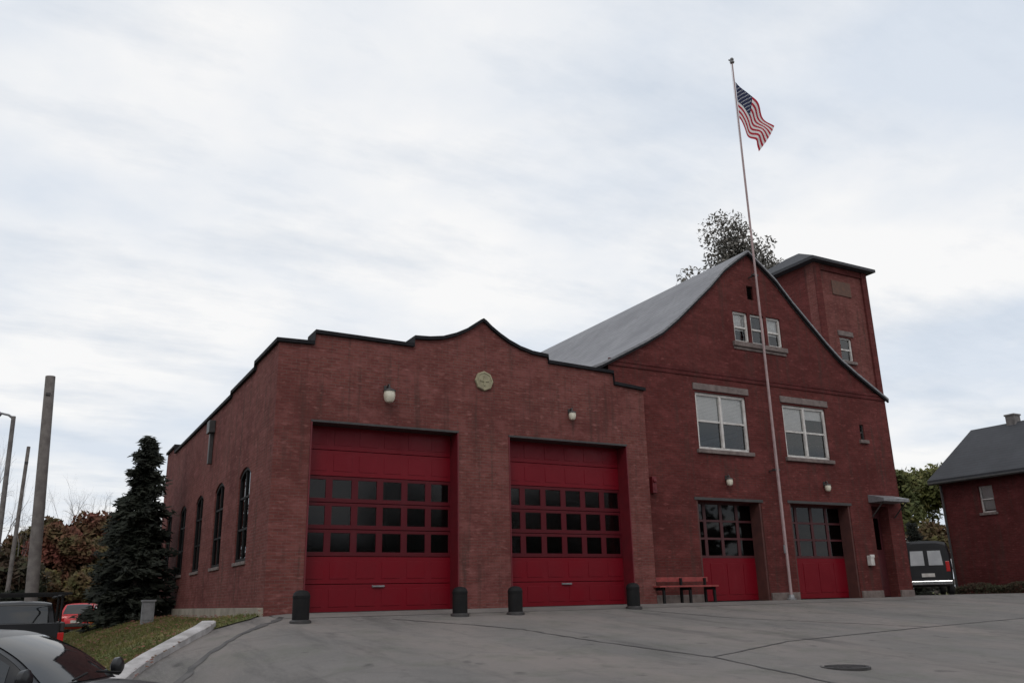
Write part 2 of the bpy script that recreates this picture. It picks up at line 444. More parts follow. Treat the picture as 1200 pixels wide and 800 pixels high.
# curb: swept profile
def sweep_curb(name, pts, w, hi, lo, mat):
    mb = MB((0, 0, 0)); P = [Vector((p[0], p[1], 0)) for p in pts]; n = len(P)
    for i, p in enumerate(P):
        d = (P[min(i + 1, n - 1)] - P[max(i - 1, 0)]).normalized(); q = Vector((-d.y, d.x, 0)) * (w / 2)
        a, b = p - q, p + q; z = g(p.x, p.y)
        for (pp, zz) in ((a, z - lo), (a, z + hi - .02), (a + q * .25, z + hi), (b - q * .25, z + hi), (b, z + hi - .02), (b, z - lo)):
            mb.v.append((pp.x, pp.y, zz))
    for i in range(n - 1):
        for j in range(5):
            a = i * 6 + j; mb.f.append((a, a + 1, a + 7, a + 6)); mb.m.append(0)
    mb.f.append(tuple(range(6))); mb.m.append(0); mb.f.append(tuple(range((n - 1) * 6, n * 6))); mb.m.append(0)
    return mb.build(name, mat, smooth=True)
def densify(pts, st=.25):
    out = []
    for a, b in zip(pts, pts[1:]):
        L = math.dist(a, b); k = max(1, int(L / st))
        out += [(a[0] + (b[0] - a[0]) * i / k, a[1] + (b[1] - a[1]) * i / k) for i in range(k)]
    return out + [pts[-1]]
cp = [(2.62, 14.5), (2.45, 14.12), (2.05, 13.5), (1.58, 12.75), (1.22, 12.05), (.85, 11.35), (.66, 11.0), (.55, 11.0), (.52, 11.4), (.68, 14), (1.0, 16), (1.0, 20), (1.0, 33)]
tag(sweep_curb('curb', densify(cp), .24, .125, .2, M['curb']), 'pale concrete curb edging the lawn by the driveway', 'curb')
# darker gutter between the curb and the driveway
# tar seams on the driveway
def seam(pts, w, name='pavement_seam'):
    mb = MB((0, 0, 0)); P = densify(pts, .15); n = len(P)
    for i, p in enumerate(P):
        a = Vector(P[max(i - 1, 0)]); b = Vector(P[min(i + 1, n - 1)]); d = (b - a).normalized(); q = Vector((-d.y, d.x)) * w * random.uniform(.3, .7)
        j = random.uniform(-.03, .03)
        for s_ in (-1, 1):
            x, y = p[0] + q.x * s_ + j, p[1] + q.y * s_; mb.v.append((x, y, g(x, y) + .006))
    for i in range(n - 1):
        mb.f.append((2 * i, 2 * i + 1, 2 * i + 3, 2 * i + 2)); mb.m.append(0)
    return tag(mb.build(name, M['tar']), kind='structure')
seam([(5.6, 14.3), (6.4, 12.9), (6.8, 12.0), (6.95, 10.3), (7.3, 8.3), (7.2, 7.2), (6.9, 5)], .045)
seam([(3.9, 14.95), (3.1, 13.6), (2.3, 12.2), (1.6, 10.9), (.7, 9.4)], .1)
seam([(7.3, 8.3), (9.5, 9.2), (13, 9.8), (20, 10.8)], .035)
seam([(10.95, 14.6), (11.5, 12.4), (13.5, 9.9)], .04)

# manhole cover
mz = g(8.1, 7.05)
mh = MB((8.1, 7.05, mz))
mh.lathe((8.1, 7.05, mz), [(.27, -.02), (.27, .012), (.25, .016), (.245, .01), (.0001, .01)], 28)
for i in range(-3, 4):
    mh.box(8.1 - math.sqrt(.05 - .004 * i * i) * .95, 8.1 + math.sqrt(.05 - .004 * i * i) * .95, 7.05 + i * .06 - .012, 7.05 + i * .06 + .012, mz + .01, mz + .018)
tag(mh.build('manhole_cover', M['dark_metal'], smooth=True), 'round dark iron manhole cover in the driveway', 'manhole cover')

# ------------------------------------------------------------------ generic window for facades facing -Y
def window_y(o, parent, x0, x1, z0, z1, yf, units=1, blinds=(), frame='white_trim', lintel=True, fw=.07, name='window', sill=True, depth=.05):
    """double-hung units set back in an opening of a wall whose face is at yf"""
    fr = MB(o); y0, y1 = yf + depth, yf + depth + .07
    fr.box(x0, x1, y0, y1, z0, z0 + fw); fr.box(x0, x1, y0, y1, z1 - fw, z1)
    xs_ = [x0 + (x1 - x0) * i / units for i in range(units + 1)]
    for i, x in enumerate(xs_):
        a = x if i == 0 else x - fw / 2; b = x + fw if i == 0 else (x if i == units else x + fw / 2)
        if i == units: a = x - fw
        fr.box(a, b, y0 - .012, y1 - .002, z0 + fw, z1 - fw)
    zm = z0 + (z1 - z0) * .5
    for i in range(units):
        fr.box(xs_[i] + fw * .6, xs_[i + 1] - fw * .6, y0 + .01, y1 - .006, zm - .025, zm + .025)
    w = fr.build(name, M[frame], parent, bevel=.006)
    for i in range(units):
        for (a, b, yy) in ((z0 + fw, zm - .025, y0 + .045), (zm + .025, z1 - fw, y0 + .03)):
            gl = MB(o); gl.raw = True; gl.quad((xs_[i] + fw * .6, yy, a), (xs_[i + 1] - fw * .6, yy, a), (xs_[i + 1] - fw * .6, yy, b), (xs_[i] + fw * .6, yy, b))
            gl.build('pane', M['glass'], w)
        if i < len(blinds) and blinds[i] > 0:
            bl = MB(o); hgt = (z1 - z0 - 2 * fw) * blinds[i]; ns = max(3, int(hgt / .035))
            for k in range(ns):
                zt = z1 - fw - hgt * k / ns; zb = z1 - fw - hgt * (k + 1) / ns
                bl.add([(xs_[i] + fw * .5, y1 + .014, zt), (xs_[i + 1] - fw * .5, y1 + .014, zt), (xs_[i + 1] - fw * .5, y1 + .004, zb), (xs_[i] + fw * .5, y1 + .004, zb)], [(0, 1, 2, 3)])
            bl.build('blind', M['blind'], w)
    if sill:
        sl = MB(o); sl.box(x0 - .08, x1 + .08, yf - .07, yf + depth - .004, z0 - .1, z0 - .004); sl.build('window_sill', M['stone'], w, bevel=.01)
    if lintel:
        ln = MB(o); ln.box(x0 - .06, x1 + .1, yf - .035, yf + .1, z1 + .05, z1 + .22); ln.build('lintel', M['stone'], w, bevel=.008)
    return w
def rect(x0, x1, z0, z1): return [(x0, z0), (x0, z1), (x1, z1), (x1, z0)]
def toY(a, b, d): return (a, d, b)       # wall facing -Y : a=x, b=z, d=y
def toX(a, b, d): return (d, a, b)       # wall facing -X : a=y, b=z, d=x
def arch(y0, y1, z0, z1, rise=.16, n=8):
    pts = [(y0, z0), (y0, z1 - rise)]
    for i in range(1, n):
        t = i / n; pts.append((y0 + (y1 - y0) * t, z1 - rise + rise * math.sin(PI * t) ** .8))
    return pts + [(y1, z1 - rise), (y1, z0)]

# ------------------------------------------------------------------ garage wing
GO = (3.7, 15.5, -.16)
wing = empty('garage_wing', GO, 'low red brick garage wing with a scalloped parapet and two wide red doors', 'fire station')
par = [(3.7, 4.72), (4.36, 4.74), (4.37, 4.97), (6.41, 4.95), (6.42, 5.12), (6.75, 5.14), (7.05, 5.19), (7.35, 5.3), (7.6, 5.43), (7.8, 5.56), (7.93, 5.67), (8.0, 5.71), (8.07, 5.67), (8.2, 5.56), (8.4, 5.43), (8.62, 5.31), (8.9, 5.2), (9.2, 5.13), (9.6, 5.1), (9.61, 4.97), (11.35, 4.92), (11.36, 4.66), (12.2, 4.6)]
D1 = (4.37, 7.42); D2 = (8.57, 11.63); DT = 3.3
fw = MB(GO)
fw.prism([(3.7, -.5), *par, (12.2, -.5), (D2[1], -.5), (D2[1], DT), (D2[0], DT), (D2[0], -.5), (D1[1], -.5), (D1[1], DT), (D1[0], DT), (D1[0], -.5)], [], toY, 15.5, 15.98)
fw.build('front_wall', M['brick_annex'], wing)
# coping along the parapet
cap = MB(GO)
up = [(x, z + .075) for x, z in par]
up[0] = (3.64, up[0][1]); up[-1] = (12.24, up[-1][1])
low = [(x, z + .004) for x, z in par]; low[0] = (3.64, low[0][1]); low[-1] = (12.24, low[-1][1])
cap.prism(low + up[::-1], [], toY, 15.44, 16.0)
cap.build('coping', M['coping'], wing)
# left wall with five tall arched windows
wy = [(17.2, 18.25), (19.75, 20.8), (22.3, 23.35), (24.85, 25.9), (27.4, 28.45)]
prof = [(15.985, 4.72), (17.3, 4.72), (17.31, 4.6), (19.6, 4.6), (19.61, 4.52), (27.9, 4.52), (27.91, 4.74), (29.7, 4.74)]
lw = MB(GO)
lw.prism([(15.985, -.04), *prof, (29.7, -.04)], [arch(a, b, .82, 2.68) for a, b in wy], toX, 3.7, 4.1)
lw.build('side_wall', M['brick_annex'], wing)
cap = MB(GO); lo_ = [(y, z + .004) for y, z in prof]; hi_ = [(y, z + .075) for y, z in prof]
cap.prism(lo_ + hi_[::-1], [], toX, 3.64, 4.14); cap.build('side_coping', M['coping'], wing)
fd = MB(GO); fd.box(3.62, 4.08, 15.52, 29.75, -1.2, -.044); fd.build('foundation', M['concrete'], wing, bevel=.01)
for a, b in wy:
    wf = MB(GO); x0 = 3.73
    wf.prism(arch(a, b, .82, 2.68), [arch(a + .06, b - .06, .88, 2.62)], toX, x0, x0 + .07)
    for zz in (1.45, 2.08): wf.box(x0 + .008, x0 + .06, a + .055, b - .055, zz - .02, zz + .02)
    wf.box(x0 + .004, x0 + .064, (a + b) / 2 - .02, (a + b) / 2 + .02, .87, 2.6)
    w = wf.build('side_window', M['black'], wing)
    gl = MB(GO); gl.prism(arch(a + .05, b - .05, .87, 2.63), [], toX, x0 + .035, x0 + .043); gl.build('pane', M['glass_dark'], w)
    sl = MB(GO); sl.box(3.67, 3.725, a - .03, b + .03, .75, .816); sl.build('sill', M['stone'], w, bevel=.008)
# back wall, right wall, flat roof, dark interior
bw = MB(GO); bw.box(4.1, 11.5, 29.4, 29.7, -.3, 4.5); bw.box(11.2, 11.5, 16.0, 29.4, -.3, 4.3); bw.build('rear_wall', M['brick_annex'], wing)
rf = MB(GO); rf.box(4.105, 11.57, 15.99, 29.39, 4.3, 4.4); rf.build('flat_roof', M['coping'], wing)
flr = MB(GO); flr.box(4.1, 11.2, 15.9, 29.4, -.2, -.155); flr.build('garage_floor', M['interior'], wing)
# bulge on the coping (roof vents poking above as in the view)
# overhead doors
def overhead(x0, x1, label):
    yb = 15.86; o = GO
    d = MB(o); gs = MB(o); n = 7; H = (DT + .16) / n
    for i in range(n):
        z0 = -.15 + i * H; z1 = z0 + H - .012
        if 2 <= i <= 4:          # glazed sections
            holes = []
            pw = (x1 - x0) / 6
            for k in range(6):
                holes.append(rect(x0 + pw * k + .065, x0 + pw * (k + 1) - .065, z0 + .075, z1 - .06))
            gs.prism(rect(x0, x1, z0, z1), holes, toY, yb, yb + .04)
        else:
            d.box(x0, x1, yb, yb + .04, z0, z1)
            pw = (x1 - x0) / 6
            for k in range(6):   # shallow raised panels
                d.box(x0 + pw * k + .07, x0 + pw * (k + 1) - .07, yb - .008, yb + .002, z0 + .09, z1 - .08)
    door = d.build('garage_door', M['door_red'], wing, bevel=.004)
    tag(gs.build('glazed_section', M['door_dull'], door, bevel=.004), 'duller dark red glazed sections')
    for i in (2, 3, 4):
        z0 = -.15 + i * H; z1 = z0 + H - .012
        for k in range(6):
            gl = MB(o); gl.box(x0 + pw * k + .065, x0 + pw * (k + 1) - .065, yb + .018, yb + .024, z0 + .075, z1 - .06)
            gl.build('pane', M['glass_door'], door)
    h = MB(o); xm = (x0 + x1) / 2
    h.box(xm - .12, xm + .12, yb - .04, yb - .012, .28, .31); h.box(xm - .12, xm - .1, yb - .014, yb + .002, .275, .315); h.box(xm + .1, xm + .12, yb - .014, yb + .002, .275, .315)
    h.build('handle', M['grey_metal'], door)
    sl = MB(o); sl.box(x0, x1, yb - .006, yb + .046, -.16, -.146 + .0); sl.build('bottom_seal', M['rubber'], door)
    for a, b in ((x1 - .03, x1 - .002), (x0 + .002, x0 + .03)):
        j = MB(o); j.box(a, b, 15.49, yb - .002, -.16, DT - .04); j.build('door_jamb', M['jamb'], wing, bevel=.004)
    ln = MB(o); ln.box(x0 + .002, x1 - .002, 15.485, yb + .06, DT - .04, DT - .003)  # dark strip stands for the recess shadow under the opening head
    ln.build('head_shade_strip', M['dark_metal'], wing)
overhead(*D1, None); overhead(*D2, None)
# round medallion in the parapet
md = MB(GO); md.lathe((8.0, 15.46, 4.4), [(.21, .04), (.215, 0), (.2, -.02), (.17, -.02), (.165, -.008), (.0001, -.008)], 8, 'y')
md.box(7.9, 8.1, 15.435, 15.455, 4.385, 4.415); md.box(7.985, 8.015, 15.43, 15.45, 4.3, 4.5)
md.build('medallion', M['plaque'], wing)
# scupper and downspout on side wall
ds = MB(GO); ds.box(3.55, 3.695, 21.45, 21.8, 4.05, 4.35); ds.box(3.6, 3.69, 21.55, 21.7, 3.3, 4.05); ds.build('rain_head', M['dark_metal'], wing, bevel=.01)

# gooseneck / jar wall lamps
def wall_lamp(loc, yf, big, label):
    o = (loc[0], yf, loc[1]); r = empty('wall_lamp', o, label, 'lamp', 'lamps over the fire station doors')
    s_ = .85 if big else .6; x, z = loc
    pl = MB(o); pl.box(x - .07 * s_, x + .07 * s_, yf - .03, yf - .001, z + .02, z + .24 * s_); pl.build('back_plate', M['dark_metal'], r, bevel=.004)
    ar = MB(o); ar.tube([(x, yf - .02, z + .18 * s_), (x, yf - .1, z + .25 * s_), (x, yf - .18 * s_, z + .22 * s_), (x, yf - .19 * s_, z + .12 * s_)], .016, 8); ar.build('arm', M['dark_metal'], r, True)
    cp_ = MB(o); cp_.lathe((x, yf - .19 * s_, z), [(.05 * s_, .14 * s_), (.14 * s_, .1 * s_), (.15 * s_, .07 * s_)], 16); cp_.build('lamp_cap', M['dark_metal'], r, True)
    gl = MB(o); gl.lathe((x, yf - .19 * s_, z), [(.125 * s_, .07 * s_), (.135 * s_, -.02 * s_), (.12 * s_, -.12 * s_), (.08 * s_, -.18 * s_), (.01, -.2 * s_)], 16); gl.build('lamp_globe', M['lamp_glass'], r, True)
wall_lamp((5.85, 3.88), 15.5, True, 'pale jar lamp on the brick above the larger left garage door')
wall_lamp((10.12, 3.84), 15.5, False, 'small pale lamp on the brick above the second wide garage door')

# ------------------------------------------------------------------ main gabled building
MO = (16.5, 16.0, -.16); CX = 16.5; YM = 16.0
main = empty('gabled_fire_station', MO, 'tall gabled red brick fire station with two small engine doors and flared grey roof', 'fire station')
rp = [(0, 9.12), (.45, 8.8), (.95, 8.42), (1.5, 7.86), (2.1, 7.32), (2.7, 6.78), (3.2, 6.38), (3.8, 6.02), (4.5, 5.64), (5.1, 5.32), (5.65, 5.08)]
gab = [(CX - 4.9, -.5)] + [(CX - a, b - .1) for a, b in rp[::-1] if a < 4.9 and a > 0]
gab = [(CX - 4.9, -.5), (CX - 4.9, 5.32)] + [(CX - a, b - .11) for a, b in rp[-3::-1]] + [(CX + a, b - .11) for a, b in rp[1:-2]] + [(CX + 4.9, 5.32), (CX + 4.9, -.5)]
ED1 = (13.98, 16.1); ED2 = (17.08, 19.35); SD = (20.2, 20.88)
# notch the door openings in the bottom edge
bottom = [(SD[1], -.5), (SD[1], 2.25), (SD[0], 2.25), (SD[0], -.5)]
def darch(x0, x1, z1, rise=.12):
    return [(x1, -.5), (x1, z1 - rise), (x1 - (x1 - x0) * .2, z1 - rise * .3), ((x0 + x1) / 2, z1), (x0 + (x1 - x0) * .2, z1 - rise * .3), (x0, z1 - rise), (x0, -.5)]
outer = gab + bottom + [(ED2[1], -.5), (ED2[1], 2.22), (ED2[0], 2.22), (ED2[0], -.5)] + [(ED1[1], -.5), (ED1[1], 2.2), (ED1[0], 2.2), (ED1[0], -.5)]
W1 = (14.22, 15.92, 3.45, 4.9); W2 = (17.22, 18.85, 3.42, 4.84)
TW = [(15.78, 16.3), (16.4, 16.9), (17.0, 17.52)]
holes = [rect(*W1), rect(*W2), rect(16.38, 16.62, 7.68, 8.08), rect(20.18, 20.36, 4.08, 4.52)] + [rect(a, b, 6.42, 7.27) for a, b in TW]
fw = MB(MO); fw.prism(outer, holes, toY, YM, YM + .42); fw.build('front_wall', M['brick_main'], main)
for a in (CX - 4.9, CX + 4.5):
    sw = MB(MO); sw.box(a, a + .4, YM + .42, 29.69, -.5, 5.2); sw.build('side_wall', M['brick_main'], main)
bw = MB(MO); bw.prism([(CX - 4.9, -.5), (CX - 4.9, 5.32)] + [(CX - a, b - .11) for a, b in rp[-3::-1]] + [(CX + a, b - .11) for a, b in rp[1:-2]] + [(CX + 4.9, 5.32), (CX + 4.9, -.5)], [], toY, 29.7, 30.0); bw.build('rear_wall', M['brick_main'], main)
fl_ = MB(MO); fl_.box(CX - 4.5, CX + 4.5, YM + .42, 29.7, 2.6, 2.8); fl_.box(CX - 4.5, CX + 4.5, YM + .3, 29.7, -.2, -.155); fl_.box(CX - 4.5, CX + 4.5, YM + .42, 29.7, 5.5, 5.6)
fl_.build('inner_floor', M['interior'], main)
# roof: thick shell following the flared profile
top = [(CX - a, b) for a, b in rp[::-1]] + [(CX + a, b) for a, b in rp[1:-2]] + [(CX + 5.0, 5.37)]
bot = [(x, z - .06) for x, z in top]
rf = MB(MO); rf.prism(top + bot[::-1], [], toY, YM - .1, 30.2); roof = rf.build('roof', M['roof_grey'], main)
fa = MB(MO); top2 = [(x, z - .063) for x, z in top]; bot2 = [(x, z - .12) for x, z in top]
fa.prism(top2 + bot2[::-1], [], toY, YM - .09, YM - .04)
fa.box(CX - 5.66, CX - 5.6, YM - .12, 30.1, 4.84, 4.97)
fa.build('fascia', M['coping'], main)
# soffits under the eaves
sf = MB(MO)
sf.box(CX - 5.6, CX - 4.9, YM - .1, 30, 4.9, 4.94); sf.build('soffit', M['dark_metal'], main)
# string course, plinth
bc = MB(MO); bc.box(CX - 4.88, CX + 4.88, YM - .04, YM + .02, 5.4, 5.47); bc.box(CX - 4.88, CX + 4.88, YM - .025, YM + .02, 5.3, 5.4); bc.build('string_course', M['brick_house'], main)
for a, b in ((12.25, ED1[0] - .02), (ED1[1] + .02, ED2[0] - .02), (ED2[1] + .02, SD[0] - .02), (SD[1] + .02, CX + 4.93)):
    p_ = MB(MO); p_.box(a, b, YM - .05, YM + .02, -.4, .02); p_.build('plinth', M['stone'], main, bevel=.01)
w = window_y(MO, main, *W1, YM, 2, (.5, .5)); w['label'] = 'wide white double window with half drawn blinds'
w = window_y(MO, main, *W2, YM, 2, (.46, .2))
for i, (a, b) in enumerate(TW):
    window_y(MO, main, a, b, 6.42, 7.27, YM, 1, [(.6,), (0,), (.6,)][i], lintel=False, sill=False, fw=.055)
s3 = MB(MO); s3.box(15.68, 17.62, YM - .08, YM + .1, 6.28, 6.41); s3.box(15.7, 17.6, YM - .03, YM + .02, 6.2, 6.28); s3.build('attic_sill', M['stone'], main, bevel=.01)
lv = MB(MO)
for k in range(7):
    z = 7.7 + k * .055; lv.add([(16.39, YM + .03, z), (16.61, YM + .03, z), (16.61, YM + .12, z + .06), (16.39, YM + .12, z + .06), ], [(0, 1, 2, 3)])
lv.build('louver', M['black'], main)
window_y(MO, main, 20.18, 20.36, 4.08, 4.52, YM, 1, (), lintel=False, sill=True, fw=.025, frame='dark_metal')
# brick pilaster steps beside the doors: shallow buttresses
pb = MB(MO); pb.box(16.38, 16.42, YM - .06, YM - .001, .03, .05)
# engine doors
def engine_door(x0, x1, z1):
    o = MO; yb = YM + .36; d = MB(o); zr = .86
    d.box(x0, x1, yb, yb + .05, -.14, zr)
    for k in range(4):
        pw = (x1 - x0) / 4
        d.box(x0 + pw * k + .06, x0 + pw * (k + 1) - .06, yb - .01, yb + .002, 0, zr - .12)
    door = d.build('engine_door', M['door_red'], main, bevel=.004)
    u = MB(o); hl = []; pw = (x1 - x0) / 4
    for k in range(4):
        for r in range(3):
            za = zr + .04 + r * (z1 - zr - .06) / 3
            hl.append(rect(x0 + pw * k + .045, x0 + pw * (k + 1) - .045, za + .02, za + (z1 - zr - .06) / 3 - .03))
    u.prism(rect(x0, x1, zr + .004, z1), hl, toY, yb, yb + .045); u.build('sash', M['sash'], door)
    for q in hl:
        gl = MB(o); gl.box(q[0][0], q[2][0], yb + .02, yb + .026, q[0][1], q[1][1]); gl.build('pane', M['glass_dark'], door)
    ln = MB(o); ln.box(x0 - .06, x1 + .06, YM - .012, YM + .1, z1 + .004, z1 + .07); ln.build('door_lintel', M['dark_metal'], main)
    for a, b in ((x0 + .001, x0 + .06), (x1 - .06, x1 - .001)):
        j = MB(o); j.box(a, b, YM + .02, yb - .002, -.15, z1 - .003); j.build('door_jamb', M['jamb_dark'], main)
M['sash'] = simple('dark_red_sash', (.07, .012, .016), .5, (.05, .01, .012), 4)
M['jamb_dark'] = simple('brown_jamb', (.09, .03, .025), .7, (.06, .02, .018), 4)
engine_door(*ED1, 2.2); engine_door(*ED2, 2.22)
# side door with canopy
sd = MB(MO); sd.box(SD[0], SD[1], YM + .3, YM + .34, -.14, 2.24); 
sd.box(SD[0] + .1, SD[1] - .1, YM + .285, YM + .302, .1, .9)
dr = sd.build('entry_door', M['sash'], main, bevel=.004)
gl = MB(MO); gl.box(SD[0] + .12, SD[1] - .12, YM + .29, YM + .298, 1.1, 1.95); gl.build('pane', M['glass_dark'], dr)
kn = MB(MO); kn.lathe((SD[0] + .07, YM + .27, .85), [(.03, 0), (.035, .02), (.01, .04)], 10, 'y'); kn.build('handle', M['chrome'], dr)
cn = MB(MO); cn.prism([(YM - .001, 2.55), (YM - .5, 2.42), (YM - .5, 2.33), (YM - .001, 2.33)], [], lambda a, b, d: (d, a, b), SD[0] - .08, SD[1] + .3)
cn.build('canopy', M['grey_metal'], main, bevel=.008)
for xx in (SD[0] - .02, SD[1] + .22):
    bk = MB(MO); bk.tube([(xx, YM - .02, 1.95), (xx, YM - .42, 2.32)], .02, 6); bk.build('canopy_bracket', M['dark_metal'], main)
wall_lamp((15.0, 2.68), 16.0, False, 'small pale lamp over the left small engine door under the blind-drawn window')
wall_lamp((18.46, 2.68), 16.0, False, 'small pale lamp over the right small engine door beside the flagpole')

# fire alarm box on the wall
ab = MB((12.66, 15.95, 2.35)); ab.box(12.6, 12.72, 15.88, 15.998, 2.3, 2.68); ab.lathe((12.66, 15.88, 2.58), [(.05, 0), (.045, -.03), (.01, -.04)], 12, 'y'); ab.box(12.63, 12.69, 15.87, 15.882, 2.36, 2.44)
tag(ab.build('alarm_box', M['jamb'], bevel=.006), 'narrow red alarm box on the brick between wide and small doors', 'alarm box')
mb_ = MB((19.82, 15.95, .7)); mb_.box(19.75, 19.89, 15.88, 15.998, .66, .92); mb_.box(19.74, 19.9, 15.865, 15.9, .86, .94)
tag(mb_.build('mailbox', M['white_trim'], bevel=.006), 'small pale mailbox on the brick left of the canopied entry', 'mailbox')

# ------------------------------------------------------------------ hose tower
TO = (21.55, 18, -.16); X0, X1, Y0, Y1 = 21.55, 24.0, 18.0, 21.3; TZ = 10.42
tw = empty('hose_tower', TO, 'tall square red brick tower with a low dark roof behind the gable', 'tower')
t = MB(TO); th = (22.35, 22.9, 7.15, 7.95)
t.prism([(X0, -.3), (X0, TZ), (X1, TZ), (X1, -.3)], [rect(*th), ], toY, Y0, Y0 + .35); t.build('front_wall', M['brick_annex'], tw)
t = MB(TO); t.box(X0, X0 + .35, Y0 + .35, Y1, -.3, TZ); t.box(X1 - .35, X1, Y0 + .35, Y1, -.3, TZ); t.box(X0 + .35, X1 - .35, Y1 - .35, Y1, -.3, TZ); t.build('side_wall', M['brick_main'], tw)
# corner piers and corbel band at top of the front face
t = MB(TO); t.box(X0 - .03, X0 + .22, Y0 - .07, Y0 - .001, 0, TZ - .02); t.box(X1 - .22, X1 + .03, Y0 - .07, Y0 - .001, 0, TZ - .02)
t.box(X0 + .225, X1 - .225, Y0 - .05, Y0 - .001, TZ - .22, TZ - .02); t.build('corner_pier', M['brick_main'], tw)
lp = MB(TO); lp.box(X0 + .75, X1 - .8, Y0 - .03, Y0 - .002, TZ - 1.0, TZ - .5); lp.build('louver_panel', M['louver'] if 'louver' in M else simple('weathered_louver', (.13, .065, .045), .85, (.09, .05, .04), 6), tw, bevel=.005)
window_y(TO, tw, *th, Y0, 1, (.0,), fw=.05)
e = .28; az = TZ + .03
rt = MB(TO); cxx, cyy = (X0 + X1) / 2, (Y0 + Y1) / 2
rt.box(X0 - e, X1 + e, Y0 - e, Y1 + e, TZ + .001, TZ + .1)
rt.add([(X0 - e, Y0 - e, TZ + .1), (X1 + e, Y0 - e, TZ + .1), (X1 + e, Y1 + e, TZ + .1), (X0 - e, Y1 + e, TZ + .1), (cxx - .15, cyy - .2, TZ + 1.05), (cxx - .15, cyy + .4, TZ + 1.05)],
       [(0, 1, 4), (1, 2, 5, 4), (2, 3, 5), (3, 0, 4, 5)])
rt.build('tower_roof', M['roof_dark'], tw)

# ------------------------------------------------------------------ flagpole and flag
PX, PY = 16.5, 15.72
FO = (PX, PY, g(PX, PY))
fp = empty('flagpole', FO, 'tall slender white flagpole before the gabled fire station facade', 'flagpole')
p_ = MB(FO); p_.tube([(PX, PY, FO[2]), (PX, PY, 4), (PX, PY, 10), (PX, PY, 15.0)], [.036, .034, .028, .02], 14); p_.build('pole', M['pole_white'], fp, True)
b_ = MB(FO); b_.lathe((PX, PY, FO[2]), [(.12, 0), (.12, .03), (.08, .05), (.07, .11), (.05, .13)], 18); b_.build('base_collar', M['grey_metal'], fp, True)
t_ = MB(FO); t_.lathe((PX, PY, 15.0), [(.06, 0), (.07, .03), (.06, .05), (.02, .07), (.05, .09), (.06, .12), (.04, .16), (.001, .175)], 14); t_.box(PX - .13, PX + .02, PY - .012, PY + .012, 15.04, 15.08); t_.build('truck', M['grey_metal'], fp, True)
h_ = MB(FO); h_.tube([(PX - .06, PY, 15.04), (PX - .05, PY - .02, 8), (PX - .055, PY, 1.1)], .004, 5); h_.build('halyard', M['pole_white'], fp)
c_ = MB(FO); c_.box(PX - .075, PX - .035, PY - .015, PY + .015, .95, 1.15); c_.build('cleat', M['grey_metal'], fp)
for z in (3.0, 8.3):
    k_ = MB(FO); k_.box(PX - .015, PX + .015, PY + .05, 15.995 if z > 3 else 15.995, z, z + .03); k_.box(PX - .09, PX + .09, PY - .005, PY + .09, z - .01, z + .04); k_.build('wall_bracket', M['dark_metal'], fp)
# drooping flag
nu, nv = 60, 28
fm = MB((PX, PY, 14.35)); fm.uv = []
Hh = 1.22; ztop = 14.38
for i in range(nu + 1):
    u = i / nu
    for j in range(nv + 1):
        v = j / nv                        # 0 bottom, 1 top
        tx, tz = 1.32 * u ** .95, -1.12 * u ** 1.15                  # top edge path
        bx, bz = .6 * u ** .9, -.95 * u ** .9                        # bottom edge path
        x = bx + (tx - bx) * v; z = (1 - v) * (ztop - Hh + bz) + v * (ztop + tz)
        fold = math.sin(7.5 * (u * 1.1 + .5 * (1 - v)) + 1.2) * .13 * u ** .6 + math.sin(17 * u - 5 * v) * .045 * u
        fm.v.append((PX + .045 + x + fold * .25, PY + fold - .05 * u, z + .05 * math.sin(9 * u + 3 * v) * u))
        fm.uv.append((u, v))
for i in range(nu):
    for j in range(nv):
        a = i * (nv + 1) + j; fm.f.append((a, a + nv + 1, a + nv + 2, a + 1)); fm.m.append(0)
fo = fm.build('flag', M['flag'], smooth=True)
tag(fo, 'American flag drooping from the top of the tall flagpole', 'flag')

# ------------------------------------------------------------------ bollards
bl0 = [(3.97, 14.15, 'squat black bollard at the left edge of the larger left garage door'),
       (6.93, 14.45, 'squat black bollard at the right edge of the larger left garage door'),
       (8.05, 14.42, 'squat black bollard at the left edge of the second wide garage door'),
       (10.98, 14.72, 'squat black bollard between the second wide garage door and the bench')]
proto = None
for x, y, lab in bl0:
    z = g(x, y)
    if proto is None:
        o = (x, y, z); proto = empty('bollard', o, lab, 'bollard', 'black bollards before the garage doors')
        q = MB(o); q.lathe((x, y, z), [(.135, 0), (.135, .38), (.14, .385), (.14, .42), (.135, .425), (.125, .46), (.09, .49), (.03, .505), (.001, .506)], 24); q.build('post', M['black'], proto, True)
        q = MB(o); q.lathe((x, y, z), [(.17, -.02), (.17, .03), (.15, .045), (.136, .05)], 24); q.build('base_ring', M['dark_metal'], proto, True)
    else:
        c = copy_tree(proto); c.location = Vector((x, y, z)) * S; c['label'] = lab

# ------------------------------------------------------------------ bench
BO = (12.95, 15.45, -.16)
bn = empty('bench', BO, 'long low red bench with dark legs against the brick wall', 'bench')
q = MB(BO)
for yy in (15.27, 15.37, 15.47): q.box(12.12, 13.8, yy, yy + .085, .18, .215)
q.build('seat', M['bench'], bn, bevel=.005)
q = MB(BO); q.box(12.12, 13.8, 15.63, 15.66, .3, .4); q.build('backrest', M['bench'], bn, bevel=.005)
for xx in (12.22, 12.96, 13.66):
    q = MB(BO); q.box(xx, xx + .05, 15.28, 15.33, -.17, .178); q.box(xx, xx + .05, 15.58, 15.629, -.17, .38); q.box(xx + .003, xx + .047, 15.28, 15.6, .12, .177); q.build('leg', M['black'], bn)

